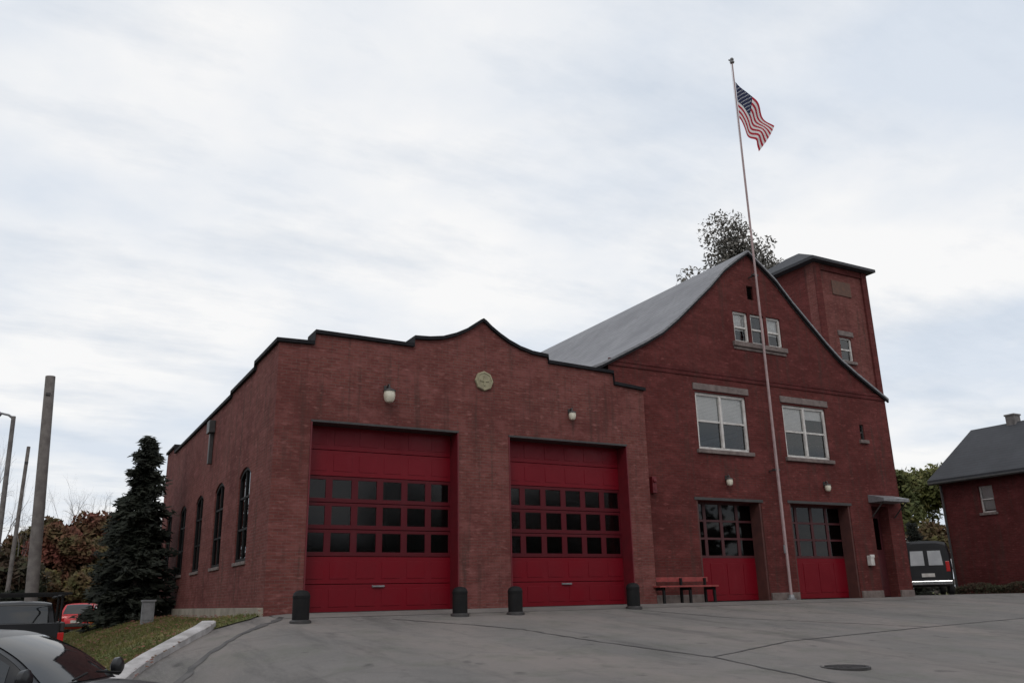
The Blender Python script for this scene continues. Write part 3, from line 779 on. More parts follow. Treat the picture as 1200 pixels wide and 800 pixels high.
# ------------------------------------------------------------------ trees
def leaf_mesh(o, centres, n, size, flat=.5, sub=1.0):
    mb = MB(o); mb.raw = True
    tot = sum(c[3] ** 2 for c in centres)
    for (x, y, z, r, sq) in centres:
        k = int(n * r * r / tot)
        for _ in range(k):
            while True:
                a, b, c = (random.uniform(-1, 1) for _ in range(3))
                d = a * a + b * b + c * c
                if d <= 1: break
            # favour the shell
            if random.random() < .5 and d < .3: continue
            px, py, pz = x + a * r, y + b * r, z + c * r * sq
            s_ = size * random.uniform(.5, 1.4)
            n1 = Vector((random.gauss(0, 1), random.gauss(0, 1), random.gauss(0, 1))).normalized(); n2 = n1.orthogonal().normalized()
            n2 = (n2 + n1.cross(n2) * random.uniform(-1, 1)).normalized()
            A = n1 * s_; B = n2 * s_ * flat; P0 = Vector((px, py, pz))
            mb.add([P0 - A, P0 + B, P0 + A, P0 - B], [(0, 1, 2, 3)])
    return mb
def branches(o, root, h, r0, depth=5, spread=.5, seed=0, up=.2, first=.3):
    rnd = random.Random(seed); mb = MB(o); tips = []
    def grow(p, d, L, r, k):
        pts = [p]; rr = [r]; n = 4 if k > 1 else 2
        for i in range(n):
            d = (d + Vector((rnd.gauss(0, .09), rnd.gauss(0, .09), rnd.gauss(0, .05) + up * .06))).normalized()
            p = p + d * (L / n); pts.append(p); rr.append(r * (1 - .4 * (i + 1) / n))
        mb.tube(pts, rr, 7 if k > 3 else (5 if k > 1 else 3), cap=False)
        tips.append(p)
        if k <= 0: return
        m = rnd.choice((2, 3, 3)) if k > 1 else 3
        for j in range(m):
            ax = Vector((rnd.gauss(0, 1), rnd.gauss(0, 1), rnd.gauss(0, .6))).normalized()
            nd = (d + ax * spread * rnd.uniform(.6, 1.3)).normalized()
            q = pts[-1] if j == 0 else pts[rnd.randint(max(1, n - 2), n)]
            grow(q, nd, L * rnd.uniform(.62, .85), rr[-1] * (.95 if j == 0 else .7), k - 1)
    grow(Vector(root), Vector((0, 0, 1)), h * first, r0, depth)
    return mb, tips
def tree(name, x, y, h, crown, leafmat, label, cat, group=None, seed=1, n=9000, size=.09, r0=.16, spread=.55, depth=5, barkm='bark', bare=False, first=.3, clump=.33, ncl=70):
    z = g(x, y) - .05; o = (x, y, z)
    root = empty(name, o, label, cat, group)
    mb, tips = branches(o, (x, y, z), h, r0, depth, spread, seed, first=first)
    # scale the skeleton so the top reaches h
    top_ = max(t.z for t in tips) - z; kx = h / top_ * (1.0 if bare else .96)
    mx = max(math.hypot(t.x - x, t.y - y) for t in tips); kr = crown / mx
    mb.v = [(x + (a - x) * kr, y + (b - y) * kr, z + (c - z) * kx) for a, b, c in mb.v]
    mb.build('trunk', M[barkm], root, True)
    if not bare:
        rnd = random.Random(seed + 5)
        cs = []
        for t_ in tips:
            zz = z + (t_.z - z) * kx
            if zz < z + h * .3: continue
            cs.append((x + (t_.x - x) * kr, y + (t_.y - y) * kr, zz, clump * crown * rnd.uniform(.4, 1.1), .8))
        rnd.shuffle(cs); cs = cs[:ncl]
        leaf_mesh(o, cs, n, size).build('crown', M[leafmat], root)
    return root
def conifer(name, x, y, h, r, label, cat, seed=3, n=15000, mat='leaf_dark', group=None, wob=.25, size=.11, pw=.9):
    rnd = random.Random(seed); z = g(x, y) - .05; o = (x, y, z)
    root = empty(name, o, label, cat, group)
    tr = MB(o); tr.tube([(x, y, z), (x + .03, y, z + h * .5), (x, y, z + h * .98)], [.13 * r + .03, .08 * r, .012], 8); 
    lm = MB(o); lm.raw = True
    zz = .1
    while zz < h:
        f = 1 - zz / h; R = r * (f ** pw) + .06
        m = max(4, int(10 * f) + 3)
        for k in range(m):
            a = rnd.uniform(0, 2 * PI); L = R * rnd.uniform(1 - wob * 1.6, 1 + wob)
            z0 = zz + rnd.uniform(-.1, .1)
            pts = [Vector((x + math.cos(a) * L * q, y + math.sin(a) * L * q, z + z0 - .25 * L * q + .16 * L * q * q)) for q in (0, .33, .66, 1)]
            tr.tube(pts, [.02, .014, .009, .004], 3, cap=False)
            cnt = int(n / (h / .17) / m * (0.5 + f))
            for _ in range(cnt):
                q = rnd.random() ** .7; i = min(2, int(q * 3)); p = pts[i].lerp(pts[i + 1], q * 3 - i)
                p = p + Vector((rnd.gauss(0, .07), rnd.gauss(0, .07), rnd.gauss(0, .05)))
                s_ = size * rnd.uniform(.5, 1.3)
                d = Vector((math.cos(a) + rnd.gauss(0, .6), math.sin(a) + rnd.gauss(0, .6), rnd.gauss(-.2, .35))).normalized()
                b = d.orthogonal().normalized() * s_ * .28
                lm.add([p - d * s_, p + b, p + d * s_, p - b], [(0, 1, 2, 3)])
        zz += .17 * (.6 + .6 * f)
    tr.build('trunk', M['bark'], root, True); lm.build('crown', M[mat], root)
    return root
conifer('spruce_tree', 2.68, 25.6, 4.9, 1.02, 'dark ragged evergreen tree at the far end of the brick side wall', 'tree', n=26000, pw=.75, wob=.35)
conifer('young_spruce', 2.42, 26.8, 3.5, .78, 'shorter dark evergreen left of the tall ragged one', 'tree', seed=8, n=12000, pw=.7, wob=.35)
A = 'autumn trees beyond the street'
tree('autumn_tree', .85, 46, 5.1, 1.7, 'leaf_olive', 'olive and yellow autumn tree just right of the thick utility pole', 'tree', A, 11, 14000, .13, clump=.4, first=.2)
tree('autumn_tree', 2.5, 48, 5.5, 1.9, 'leaf_red', 'dull red autumn tree between the utility pole and the dark evergreen', 'tree', A, 12, 16000, .13, clump=.4, first=.2)
tree('autumn_tree', 4.4, 50, 5.3, 1.9, 'leaf_red', 'dull red autumn tree rising directly behind the dark evergreen', 'tree', A, 13, 12000, .13, clump=.4, first=.2)
tree('autumn_shrub', 1.3, 43.5, 2.3, 1.5, 'leaf_red', 'low red brown autumn shrub behind the small red car', 'shrub', A, 14, 10000, .12, clump=.45, first=.12, r0=.08)
tree('autumn_shrub', 3.3, 43, 2.6, 1.5, 'leaf_olive', 'low olive shrub left of the evergreen base', 'shrub', A, 15, 10000, .12, clump=.45, first=.12, r0=.08)
tree('autumn_tree', 1.7, 44.5, 4.6, 1.5, 'leaf_red', 'rusty autumn tree directly above the small red car', 'tree', A, 16, 16000, .12, clump=.45, first=.16)
tree('autumn_tree', 3.1, 45, 4.3, 1.4, 'leaf_olive', 'olive brown autumn tree touching the left side of the dark evergreen', 'tree', A, 17, 14000, .12, clump=.45, first=.16)
tree('autumn_tree', .2, 42, 3.0, 1.1, 'leaf_olive', 'short olive tree behind the foot of the thick utility pole', 'tree', A, 18, 12000, .12, clump=.45, first=.16)
B = 'bare trees against the sky'
tree('bare_tree', 1.9, 62, 9.2, 3.0, None, 'bare grey tree showing above the red autumn tree', 'tree', B, 21, bare=True, depth=6, barkm='bark_grey', r0=.2)
tree('bare_tree', 4.3, 66, 9.0, 3.2, None, 'bare grey tree just left of the dark evergreen top', 'tree', B, 25, bare=True, depth=6, barkm='bark_grey', r0=.2)
tree('bare_tree', -1.2, 50, 8.4, 2.2, None, 'bare tree at the left picture edge behind the street lamp', 'tree', B, 22, bare=True, depth=6, barkm='bark_grey', r0=.2)
tree('bare_tree', -2.8, 44, 8.6, 2.4, None, 'leafless tree farthest left beyond the black pickup', 'tree', B, 23, bare=True, depth=6, barkm='bark_grey', r0=.2)
tree('bare_tree', -.3, 38, 5.6, 1.1, None, 'slim bare tree immediately left of the thick utility pole', 'tree', B, 24, bare=True, depth=5, barkm='bark_grey', r0=.12)
tree('roadside_shrub', -1.0, 30, 3.1, 1.3, 'leaf_hedge', 'dark leafy shrub behind the black pickup at the left edge', 'shrub', None, 31, 9000, .1, clump=.45, first=.12, r0=.08)
tree('roadside_shrub', .0, 26, 1.7, .75, 'leaf_dark', 'small black-green bush above the pickup rack', 'shrub', None, 32, 6000, .08, clump=.45, first=.12, r0=.06)
tree('tall_tree', 27.1, 26.4, 16.45, 2.7, 'leaf_grey', 'tall thin-leaved grey-green tree rising behind the gable peak', 'tree', None, 52, 120000, .09, clump=.42, first=.3, depth=6, r0=.25, ncl=400)
tree('ridge_tree', 30.6, 34.4, 18.4, 2.8, 'leaf_grey', 'grey-brown treetop just showing over the grey roof ridge', 'tree', None, 57, 40000, .12, clump=.33, first=.3, depth=6, r0=.25, ncl=400)
Y_ = 'yellow-green trees between the station and the house'
tree('leafy_tree', 41.0, 31.0, 6.6, 2.3, 'leaf_yellow', 'yellow-green tree in the gap nearer the brick station', 'tree', Y_, 41, 12000, .16, clump=.4, first=.2)
tree('leafy_tree', 47.0, 33.5, 7.2, 2.6, 'leaf_yellow', 'yellow-green tree in the gap nearer the dark-roofed house', 'tree', Y_, 42, 12000, .16, clump=.4, first=.2)
tree('leafy_tree', 38.0, 28.0, 3.2, 1.6, 'leaf_olive', 'low olive shrubby tree behind the black van', 'tree', Y_, 43, 9000, .12, clump=.42, first=.15, r0=.08)
conifer('dark_conical_shrub', 31.2, 22.9, 2.75, .85, 'near-black conical evergreen shrub behind the parked van', 'shrub', seed=5, n=9000, size=.08, wob=.2)
# far woodland reading as one mass
fwd = MB((0, 0, 0)); fwd.raw = True
for _ in range(26000):
    a = random.uniform(-.35, 1.6); R = random.uniform(95, 120)
    x, y = math.sin(a) * R, math.cos(a) * R
    hmax = 3.2 + 1.6 * math.sin(a * 23) + 1.1 * math.sin(a * 57 + 1)
    z = -1.3 + random.random() * max(.8, hmax); s_ = random.uniform(.2, .5)
    n1 = Vector((random.gauss(0, 1), random.gauss(0, 1), random.gauss(0, 1))).normalized() * s_; n2 = n1.orthogonal().normalized() * s_ * .7
    P0 = Vector((x, y, z)); fwd.add([P0 - n1, P0 + n2, P0 + n1, P0 - n2], [(0, 1, 2, 3)])
for _ in range(30000):     # unseen street trees behind the viewer, added to darken reflections and horizon light
    a = random.uniform(1.75, 6.0); R = random.uniform(30, 42)
    x, y = math.sin(a) * R, math.cos(a) * R
    z = -1.4 + random.random() * (7 + 2.2 * math.sin(a * 19) + 1.3 * math.sin(a * 47 + 1)); s_ = random.uniform(.2, .55)
    n1 = Vector((random.gauss(0, 1), random.gauss(0, 1), random.gauss(0, 1))).normalized() * s_; n2 = n1.orthogonal().normalized() * s_ * .7
    P0 = Vector((x, y, z)); fwd.add([P0 - n1, P0 + n2, P0 + n1, P0 - n2], [(0, 1, 2, 3)])
tag(fwd.build('woodland_and_unseen_trees', M['leaf_brown']), 'low distant wood along the horizon, with added unseen trees behind the viewer', 'woodland', kind='stuff')

# hedge by the house
hd = MB((29.4, 15, -.16)); hd.raw = True
for _ in range(14000):
    x = 29.35 + random.gauss(0, .16); y = random.uniform(9.5, 20.6); z = -.16 + random.random() ** .8 * (.32 + .07 * math.sin(y * 4))
    s_ = random.uniform(.02, .05); n1 = Vector((random.gauss(0, 1), random.gauss(0, 1), random.gauss(0, 1))).normalized() * s_; n2 = n1.orthogonal().normalized() * s_ * .6
    P0 = Vector((x, y, z)); hd.add([P0 - n1, P0 + n2, P0 + n1, P0 - n2], [(0, 1, 2, 3)])
tag(hd.build('hedge', M['leaf_hedge']), 'low dark hedge along the base of the dark-roofed brick house', 'hedge')

# ------------------------------------------------------------------ house on the right
HO = (30, 14, -.16); HX0, HX1, HY0, HY1 = 30, 36, 7.5, 20.6; EZ, RZ = 4.05, 6.05
hs = empty('brick_house', HO, 'dark red brick house with a dark pitched roof at the right edge', 'house')
q = MB(HO)
hw = [(18.55, 19.1, 2.62, 3.56), (13.5, 14.1, 2.62, 3.56), (16.2, 16.8, .7, 1.6)]
q.prism(rect(HY0, HY1, -.4, EZ), [rect(*w_) for w_ in hw], toX, HX0, HX0 + .3); q.build('side_wall', M['brick_house'], hs)
q = MB(HO)
for yy in (HY0, HY1 - .3):
    q.prism([(HX0 + .3, -.4), (HX0 + .3, EZ), ((HX0 + HX1) / 2, RZ - .15), (HX1, EZ), (HX1, -.4)], [], toY, yy, yy + .3)
q.build('gable_wall', M['brick_house'], hs)
q = MB(HO); q.box(HX1 - .3, HX1, HY0 + .3, HY1 - .3, -.4, EZ); q.build('rear_wall', M['brick_house'], hs)
for (a, b, c, d) in hw:
    f_ = MB(HO); f_.prism(rect(a, b, c, d), [rect(a + .05, b - .05, c + .05, (c + d) / 2 - .02), rect(a + .05, b - .05, (c + d) / 2 + .02, d - .05)], toX, HX0 + .1, HX0 + .16)
    w = f_.build('window', M['white_trim'], hs)
    gl = MB(HO); gl.box(HX0 + .125, HX0 + .133, a + .045, b - .045, c + .045, d - .045); gl.build('pane', M['glass'], w)
    if c > 2:
        bl = MB(HO); bl.box(HX0 + .2, HX0 + .21, a, b, c + .1, d); bl.build('blind', M['blind'], w)
    sl = MB(HO); sl.box(HX0 - .05, HX0 + .09, a - .06, b + .06, c - .09, c - .003); sl.build('sill', M['stone'], w)
rf = MB(HO); xm = (HX0 + HX1) / 2; ov = .3; dz = (RZ - EZ) / (xm - HX0) * ov
top = [(HX0 - ov, EZ - dz + .12), (xm, RZ + .12), (HX1 + ov, EZ - dz + .12)]; bt = [(x, z - .12) for x, z in top]
rf.prism(top + bt[::-1], [], toY, HY0 - .25, HY1 + .25); r_ = rf.build('roof', M['roof_dark'], hs)
ch = MB(HO); ch.box(xm - .2, xm + .2, 18.9, 19.25, RZ - .5, RZ + .36); ch.box(xm - .23, xm + .23, 18.87, 19.28, RZ + .36, RZ + .42); ch.build('chimney', M['bark_grey'], r_)
gt = MB(HO); gt.tube([(HX0 - ov - .02, HY0 - .2, EZ - dz - .02), (HX0 - ov - .02, HY1 + .2, EZ - dz - .02)], .055, 8); gt.tube([(HX0 - .06, HY1 - .1, EZ - dz - .1), (HX0 - .06, HY1 - .1, -.16)], .04, 8); gt.build('gutter', M['dark_metal'], hs)

# ------------------------------------------------------------------ poles on the left
def upole(x, y, ztop, r, label, name='utility_pole', lean=0):
    z = g(x, y) - .1; o = (x, y, z); e_ = empty(name, o, label, 'pole')
    q = MB(o); q.tube([(x, y, z), (x + lean * .5, y, (z + ztop) / 2), (x + lean, y, ztop)], [r * 1.15, r, r * .86], 14); q.build('pole', M['pole_wood'], e_, True)
    q = MB(o); q.box(x + lean - .05, x + lean + .05, y - r * 1.1, y - r * .7, ztop - .5, ztop - .44); q.build('steel_step', M['dark_metal'], e_)
    return e_
upole(.32, 23.5, 5.55, .13, 'thick bare wooden utility pole at the left beyond the parked pickup', lean=-.3)
upole(-.3, 28, 4.5, .055, 'short darker pole between the street lamp and thick utility pole', lean=.02)
SO = (-.52, 22, g(-.52, 22) - .05)
sl_ = empty('street_lamp', SO, 'slim grey street lamp with a short arm at the left edge', 'street lamp')
q = MB(SO); q.tube([(-.5, 22, SO[2]), (-.55, 22, 2), (-.6, 22, 4.2)], [.07, .055, .045], 12); q.build('pole', M['bark_grey'], sl_, True)
q = MB(SO); q.tube([(-.6, 22, 4.15), (-.7, 22, 4.22), (-.86, 22, 4.25)], [.03, .025, .022], 8); q.build('arm', M['grey_metal'], sl_, True)
q = MB(SO); q.lathe((-.93, 22, 4.22), [(.03, .07), (.08, .05), (.1, 0), (.07, -.05), (.001, -.07)], 14); q.build('lamp_head', M['grey_metal'], sl_, True)
# utility standpipe by evergreen
so = (2.6, 21.8, g(2.6, 21.8)); q = MB(so); q.box(so[0] - .13, so[0] + .13, so[1] - .1, so[1] + .1, so[2], so[2] + .5); q.box(so[0] - .15, so[0] + .15, so[1] - .12, so[1] + .12, so[2] + .5, so[2] + .54); q.box(so[0] - .1, so[0] + .1, so[1] - .108, so[1] - .1, so[2] + .1, so[2] + .44)
tag(q.build('utility_cabinet', M['grey_metal'], bevel=.006), 'small grey utility box on the lawn at the evergreen foot', 'utility box')

# ------------------------------------------------------------------ vehicles (modelled in metres, +X forward)
def loft(mb, st):
    """st: (x, zbot, ztop, halfwidth)"""
    rings = []
    for (x, zb, zt, w) in st:
        h = zt - zb
        half = [(0, zb), (w * .82, zb), (w * .97, zb + h * .12), (w, zb + h * .38), (w * .985, zb + h * .66), (w * .94, zb + h * .86), (w * .84, zb + h * .97), (w * .5, zt + .012), (0, zt + .02)]
        ring = half + [(-a, b) for a, b in half[-2:0:-1]]
        rings.append([(x, a, b) for a, b in ring])
    n = len(rings[0]); vs = [p for r in rings for p in r]; fs = []
    for i in range(len(rings) - 1):
        for j in range(n): fs.append((i * n + j, i * n + (j + 1) % n, (i + 1) * n + (j + 1) % n, (i + 1) * n + j))
    fs.append(tuple(range(n))); fs.append(tuple(range((len(rings) - 1) * n, len(rings) * n)))
    mb.add(vs, fs)
def wheel(root, x, y, r=.31, w=.2):
    s_ = 1 if y > 0 else -1
    t = MB(k=1); t.lathe((x, y, r), [(r * .62, -w / 2), (r * .9, -w / 2), (r, -w / 2 + .03), (r, w / 2 - .03), (r * .9, w / 2), (r * .62, w / 2)], 28, 'y'); wh = t.build('wheel', M['rubber'], root, True)
    q = MB(k=1); yo = y + s_ * (w / 2 - .02)
    q.lathe((x, yo - s_ * .03, r), [(r * .62, 0), (r * .6, s_ * .03), (r * .55, s_ * .02), (r * .5, 0), (.01, 0)], 24, 'y')
    for k in range(6):
        a = 2 * PI * k / 6
        q.tube([(x, yo, r), (x + math.cos(a) * r * .57, yo, r + math.sin(a) * r * .57)], [.04, .025], 6)
    q.build('rim', M['grey_metal'], wh, True)
def cabin(root, xr0, xr1, xf1, xf0, zb, zt, wb, wt, paint, bev=.05, glassm='glass_car'):
    """xr0 rear base, xr1 rear roof, xf1 front roof, xf0 windscreen base; smooth greenhouse"""
    hh = zt - zb
    ctl = [(xr0, zb), (xr0 * .45 + xr1 * .55, zb + hh * .62), (xr1, zt - .05), (xr1 + (xf1 - xr1) * .28, zt), (xr1 + (xf1 - xr1) * .72, zt), (xf1, zt - .05), (xf1 * .45 + xf0 * .55, zb + hh * .52), (xf0, zb)]
    def C(t):
        n_ = len(ctl) - 1; k = min(n_ - 1, int(t * n_)); u = t * n_ - k
        p = [ctl[max(0, min(n_, k + q))] for q in (-1, 0, 1, 2)]
        return tuple(.5 * (2 * p[1][c] + (p[2][c] - p[0][c]) * u + (2 * p[0][c] - 5 * p[1][c] + 4 * p[2][c] - p[3][c]) * u * u + (3 * p[1][c] - p[0][c] - 3 * p[2][c] + p[3][c]) * u ** 3) for c in (0, 1))
    def W(z): h = max(0, min(1, (z - zb) / hh)); return wb + (wt - wb) * h ** 1.15
    def P(t, s_, off=0):
        x, z = C(t); w = W(z); sg = 1 if t > .5 else -1
        f = abs(t - .5) * 2
        return Vector((x - sg * .13 * f * s_ * s_ + sg * off * f, s_ * w, z - .035 * (1 - f) * s_ * s_ - .02 * abs(s_) ** 6 + off * (1 - f * .4)))
    def Q(t, v_, sd, off=0):        # side surface: v 0 at belt .. 1 at roof edge
        e_ = P(t, sd); b0 = zb - .02
        z = b0 + (e_.z - b0) * v_
        return Vector((e_.x, sd * (W(z) + off + .012 * math.sin(PI * v_)), z))
    def grid(f, a0, a1, b0, b1, na, nb):
        m_ = MB(k=1)
        for i in range(na + 1):
            for j in range(nb + 1): m_.v.append(tuple(f(a0 + (a1 - a0) * i / na, b0 + (b1 - b0) * j / nb)))
        for i in range(na):
            for j in range(nb):
                k_ = i * (nb + 1) + j; m_.f.append((k_, k_ + 1, k_ + nb + 2, k_ + nb + 1)); m_.m.append(0)
        return m_
    q = grid(P, 0, 1, -1, 1, 48, 12)
    for sd in (-1, 1):
        m_ = grid(lambda t, v_: Q(t, v_, sd), 0, 1, 0, 1, 48, 8); q.add(m_.v, m_.f)
    q.build('cabin', M[paint], root, True)
    grid(lambda t, s_: P(t, s_, .007), .735, .985, -.9, .9, 16, 10).build('windscreen', M[glassm], root, True)
    grid(lambda t, s_: P(t, s_, .007), .03, .27, -.86, .86, 12, 10).build('rear_window', M[glassm], root, True)
    for sd in (-1, 1):
        for a0, a1 in ((.2, .475), (.51, .86)):
            grid(lambda t, v_: Q(t, v_, sd, .006), a0, a1, .12, .87, 18, 6).build('side_window', M[glassm], root, True)
M['glass_car'] = simple('car_glass_dark', (.01, .011, .012), .06, (.012, .012, .013), 3, spec=.8)
def car(name, loc, rz, label, cat, paint='car_black', L=4.4, W=1.72, H=1.42, hatch=False):
    root = empty(name, loc, label, cat, rz=rz)
    h2, w2 = L / 2, W / 2; bz = H * .64
    st = [(-h2, .36, bz - .22, w2 * .82), (-h2 + .08, .28, bz - .06, w2 * .92), (-h2 + .45, .24, bz, w2 * .98), (-.6, .2, bz - .01, w2), (.6, .2, bz - .02, w2), (h2 * .5, .2, bz - .05, w2 * .99), (h2 - .55, .22, bz - .12, w2 * .95), (h2 - .15, .26, bz - .22, w2 * .86), (h2, .34, bz - .34, w2 * .72)]
    q = MB(k=1); loft(q, st); q.build('body', M[paint], root, True)
    if hatch: cabin(root, -h2 + .1, -h2 + .55, .25, 1.05, bz - .03, H, w2 * .9, w2 * .7, paint)
    else: cabin(root, -h2 + .62, -h2 + 1.25, .2, 1.05, bz - .03, H, w2 * .9, w2 * .69, paint)
    for x in (-h2 + .85, h2 - .85):
        for s_ in (-1, 1):
            ar = MB(k=1); ar.lathe((x, s_ * (w2 - .1), .31), [(.37, -.1), (.37, .105)] if s_ > 0 else [(.37, .1), (.37, -.105)], 24, 'y'); ar.build('wheel_arch', M['plastic'], root)
            wheel(root, x, s_ * (w2 - .085))
    for s_ in (-1, 1):
        q = MB(k=1); q.lathe((h2 - .1, s_ * w2 * .62, bz - .3), [(.12, -.08), (.12, .04), (.08, .08), (.01, .09)], 14, 'x'); q.build('headlight', M['clear_lens'], root, True)
        q = MB(k=1); q.box(-h2 - .012, -h2 + .16, s_ * w2 * .78 - .13, s_ * w2 * .78 + .1, bz - .34, bz - .14); q.build('taillight', M['red_lens'], root, bevel=.02)
        q = MB(k=1); q.box(-h2 - .02, -h2 + .1, s_ * w2 * .76 - .1, s_ * w2 * .76 + .08, bz - .42, bz - .35); q.build('indicator', M['orange_lens'], root, bevel=.01)
        q = MB(k=1); q.lathe((.85, s_ * (w2 + .06), bz + .06), [(.03, -.07), (.09, -.03), (.1, .03), (.06, .06)], 12, 'x'); q.build('mirror', M[paint], root, True)
        for xx in (.05, -.85):
            q = MB(k=1); q.box(xx - .08, xx + .08, s_ * w2 - .01, s_ * w2 + .025, bz - .17, bz - .14); q.build('door_handle', M[paint], root)
    for xx in (-h2 - .04, h2 - .06):
        q = MB(k=1); q.box(xx, xx + .1, -w2 * .74, w2 * .74, .34, .5); q.build('bumper', M['plastic'], root, bevel=.03)
    q = MB(k=1); q.box(-h2 - .05, -h2 - .03, -.24, .24, .52, .64); q.build('number_plate', M['white_trim'], root)
    q = MB(k=1); q.box(h2 - .02, h2 + .015, -.3, .3, .5, .58); q.build('grille', M['plastic'], root)
    for s_ in (-1, 1):
        q = MB(k=1); q.tube([(1.1, s_ * .5, bz + .02), (1.03, s_ * .1, bz + .06)], .012, 5); q.build('wiper', M['black'], root)
    return root
# near dark car, bottom left
car('parked_car', (-.1, 9.0, g(-.1, 9.0)), math.radians(-31), 'dark car cropped by the lower left corner, seen from its side and heading right', 'car', 'car_black', 4.5, 1.72, 1.4)
car('red_car', (2.3, 39.5, g(2.3, 39.5)), math.radians(80), 'small bright red car parked beyond the lawn near the evergreen', 'car', 'car_red', 3.9, 1.66, 1.4, True)

def pickup(loc, rz):
    root = empty('pickup_truck', loc, 'black pickup truck with an overhead ladder rack at the left edge', 'pickup truck', rz=rz)
    w2 = .93
    q = MB(k=1); loft(q, [(-2.6, .5, 1.0, w2 * .94), (-2.5, .45, 1.08, w2), (-.7, .42, 1.08, w2), (-.6, .42, 1.08, w2), (1.1, .42, 1.06, w2), (1.9, .45, 1.04, w2 * .97), (2.5, .5, .98, w2 * .9), (2.62, .55, .9, w2 * .82)]); q.build('body', M['car_grey'], root, True)
    cabin(root, -.75, -.6, .55, 1.2, 1.04, 1.72, w2 * .93, w2 * .78, 'car_black')
    for s_ in (-1, 1):
        q = MB(k=1); q.box(-2.55, -.8, s_ * w2 * .95 - .05, s_ * w2 * .95 + .05, 1.06, 1.26); q.build('bed_side', M['car_grey'], root, bevel=.02)
        for x in (-2.4, -.9):
            q = MB(k=1); q.tube([(x, s_ * .84, 1.2), (x, s_ * .84, 1.8)], .025, 8); q.build('rack_post', M['black'], root)
        q = MB(k=1); q.tube([(-2.55, s_ * .84, 1.81), (1.4, s_ * .84, 1.81)], .03, 8); q.build('rack_rail', M['black'], root)
        q = MB(k=1); q.box(-2.63, -2.58, s_ * .86 - .07, s_ * .86 + .05, .75, 1.05); q.build('taillight', M['red_lens'], root, bevel=.01)
        q = MB(k=1); q.box(2.56, 2.66, s_ * .62 - .13, s_ * .62 + .13, .78, .92); q.build('headlight', M['clear_lens'], root, bevel=.02)
    q = MB(k=1); q.box(-2.6, -2.54, -w2 * .9, w2 * .9, .75, 1.25); q.build('tailgate', M['car_black'], root, bevel=.01)
    for x in (-2.4, -.9, 1.2):
        q = MB(k=1); q.box(x - .03, x + .03, -1.02, 1.02, 1.82, 1.87); q.build('rack_bar', M['black'], root, bevel=.006)
    q = MB(k=1); q.box(-2.74, -2.6, -w2, w2, .5, .66); q.build('bumper', M['chrome'], root, bevel=.02)
    for x in (-1.7, 1.75):
        for s_ in (-1, 1): wheel(root, x, s_ * (w2 - .1), .37, .24)
pickup((-.04, 19.6, g(-.04, 19.6)), math.radians(91))
def van(loc, rz):
    root = empty('black_van', loc, 'black van parked between the brick station and the right house, rear towards us', 'van', rz=rz)
    q = MB(k=1); loft(q, [(-2.4, .4, 2.0, .86), (-2.3, .34, 2.1, .93), (-1.5, .32, 2.14, .95), (.9, .32, 2.12, .95), (1.3, .32, 2.0, .93), (2.0, .34, 1.2, .9), (2.45, .4, 1.0, .8)]); q.build('body', M['car_black'], root, True)
    for s_ in (-1, 1):
        q = MB(k=1); q.add([(-2.42, s_ * .08, 1.15), (-2.42, s_ * .6, 1.15), (-2.408, s_ * .56, 1.72), (-2.408, s_ * .08, 1.72), (-2.39, s_ * .08, 1.15), (-2.39, s_ * .6, 1.15), (-2.39, s_ * .56, 1.72), (-2.39, s_ * .08, 1.72)], [(0, 1, 2, 3), (4, 7, 6, 5), (0, 4, 5, 1), (1, 5, 6, 2), (2, 6, 7, 3), (3, 7, 4, 0)]); q.build('rear_window', M['glass_painted_sky'], root)
        q = MB(k=1); q.box(-2.42, -2.36, s_ * .76 - .07, s_ * .76 + .07, .9, 1.3); q.build('taillight', M['red_lens'], root, bevel=.01)
        for x in (-1.55, 1.6): wheel(root, x, s_ * .84, .34, .22)
        q = MB(k=1); q.box(.2, 1.0, s_ * .95 - .01, s_ * .95 + .012, 1.25, 1.75); q.build('side_window', M['glass_car'], root)
    q = MB(k=1); q.box(-2.5, -2.38, -.85, .85, .4, .55); q.build('bumper', M['chrome'], root, bevel=.02)
    q = MB(k=1); q.box(-2.43, -2.4, -.24, .24, .7, .84); q.build('number_plate', M['white_trim'], root)
M['glass_painted_sky'] = simple('van_window_painted_sky', (.45, .46, .48), .15, (.36, .37, .39), 2, spec=1.0, coat=1)  # pale sky reflection put into the pane colour
van((27.7, 20.2, g(27.7, 20.2)), math.radians(41))

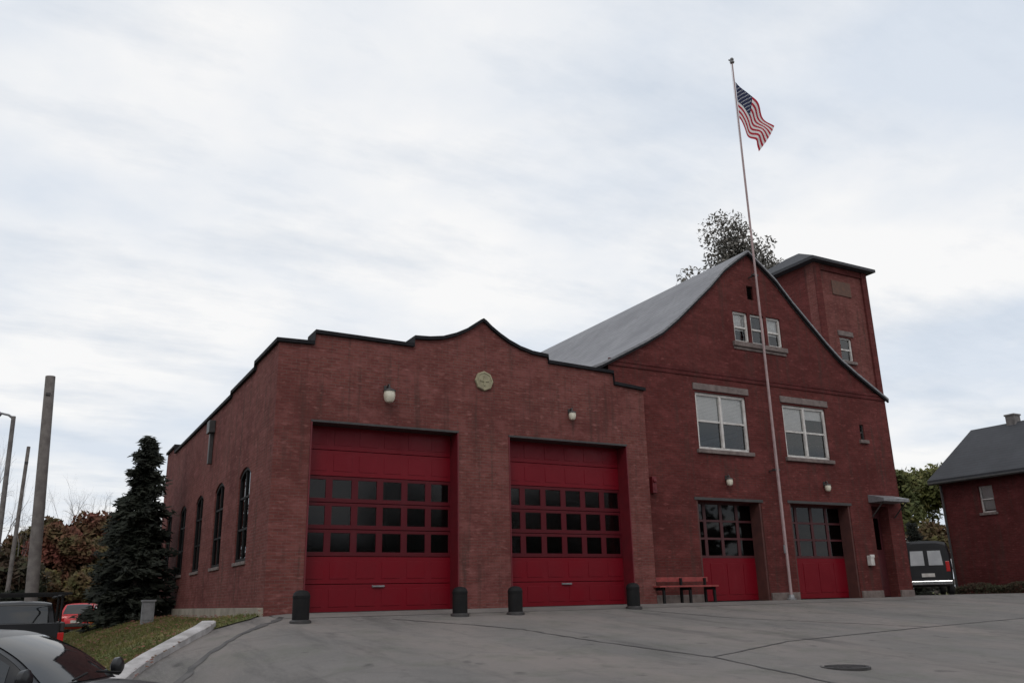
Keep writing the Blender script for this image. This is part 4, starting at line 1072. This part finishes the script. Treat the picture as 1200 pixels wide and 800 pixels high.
# ------------------------------------------------------------------ world and sun
world = bpy.data.worlds.new('World'); scene.world = world; world.use_nodes = True
nt = world.node_tree; nt.nodes.clear()
out = nt.nodes.new('ShaderNodeOutputWorld'); bg = nt.nodes.new('ShaderNodeBackground')
SUN_EL, SUN_AZ = math.radians(42), math.radians(215)     # direction the light comes from, azimuth clockwise from +Y
sky = nt.nodes.new('ShaderNodeTexSky'); sky.sky_type = 'NISHITA'; sky.sun_disc = False; sky.sun_elevation = SUN_EL; sky.sun_rotation = SUN_AZ
sky.air_density = 1.2; sky.dust_density = 2.5; sky.ozone_density = 1
tc = nt.nodes.new('ShaderNodeTexCoord'); V = tc.outputs['Generated']
sp = nt.nodes.new('ShaderNodeSeparateXYZ'); nt.links.new(V, sp.inputs[0])
def mth(op, a, b=None):
    n = nt.nodes.new('ShaderNodeMath'); n.operation = op
    for i, q in enumerate((a, b)):
        if q is None: continue
        if hasattr(q, 'is_linked'): nt.links.new(q, n.inputs[i])
        else: n.inputs[i].default_value = q
    return n.outputs[0]
zc = mth('ADD', mth('MAXIMUM', sp.outputs[2], 0), .12)
cv = nt.nodes.new('ShaderNodeCombineXYZ'); nt.links.new(mth('DIVIDE', sp.outputs[0], zc), cv.inputs[0]); nt.links.new(mth('DIVIDE', sp.outputs[1], zc), cv.inputs[1])
CL = cv.outputs[0]
STR = .1
def wcol(c): return tuple(x / STR for x in c) + (1,)
f1 = noise(nt, stretch(nt, CL, (1, 1.0, 1)), .62, 8, .52, .43, .56)
f2 = noise(nt, stretch(nt, CL, (1.0, 2.0, 1)), 1.6, 8, .6, .48, .72)
cloud = mixrgb(nt, wcol((.74, .80, .885)), wcol((.99, .985, .98)), f1)
cloud = mixrgb(nt, cloud, wcol((.56, .64, .75)), mth('MULTIPLY', f2, .55))
fin = mixrgb(nt, cloud, sky.outputs[0], .06)
nt.links.new(fin, bg.inputs['Color']); bg.inputs['Strength'].default_value = STR
nt.links.new(bg.outputs[0], out.inputs[0])
sun = bpy.data.lights.new('sun', 'SUN'); sun.energy = .6; sun.angle = math.radians(14); sun.color = (1, .96, .9)
so_ = bpy.data.objects.new('sun', sun); col.objects.link(so_)
d = Vector((math.sin(SUN_AZ) * math.cos(SUN_EL), math.cos(SUN_AZ) * math.cos(SUN_EL), math.sin(SUN_EL)))
so_.rotation_euler = d.to_track_quat('Z', 'Y').to_euler(); so_.location = d * 60

# ------------------------------------------------------------------ camera
cam = bpy.data.cameras.new('camera'); co = bpy.data.objects.new('camera', cam); col.objects.link(co)
R = Matrix(((0.87472689, -0.12194584, -0.46902246), (-0.48413772, -0.26289013, -0.83456542), (-0.02152959, 0.95708829, -0.28899575)))
co.matrix_world = R.to_4x4()
cam.sensor_width = 36; cam.lens = 30; cam.clip_start = .1; cam.clip_end = 6000
scene.camera = co
vs_ = scene.view_settings; vs_.view_transform = 'Standard'; vs_.look = 'None'; vs_.exposure = 0; vs_.gamma = 1; vs_.use_curve_mapping = False
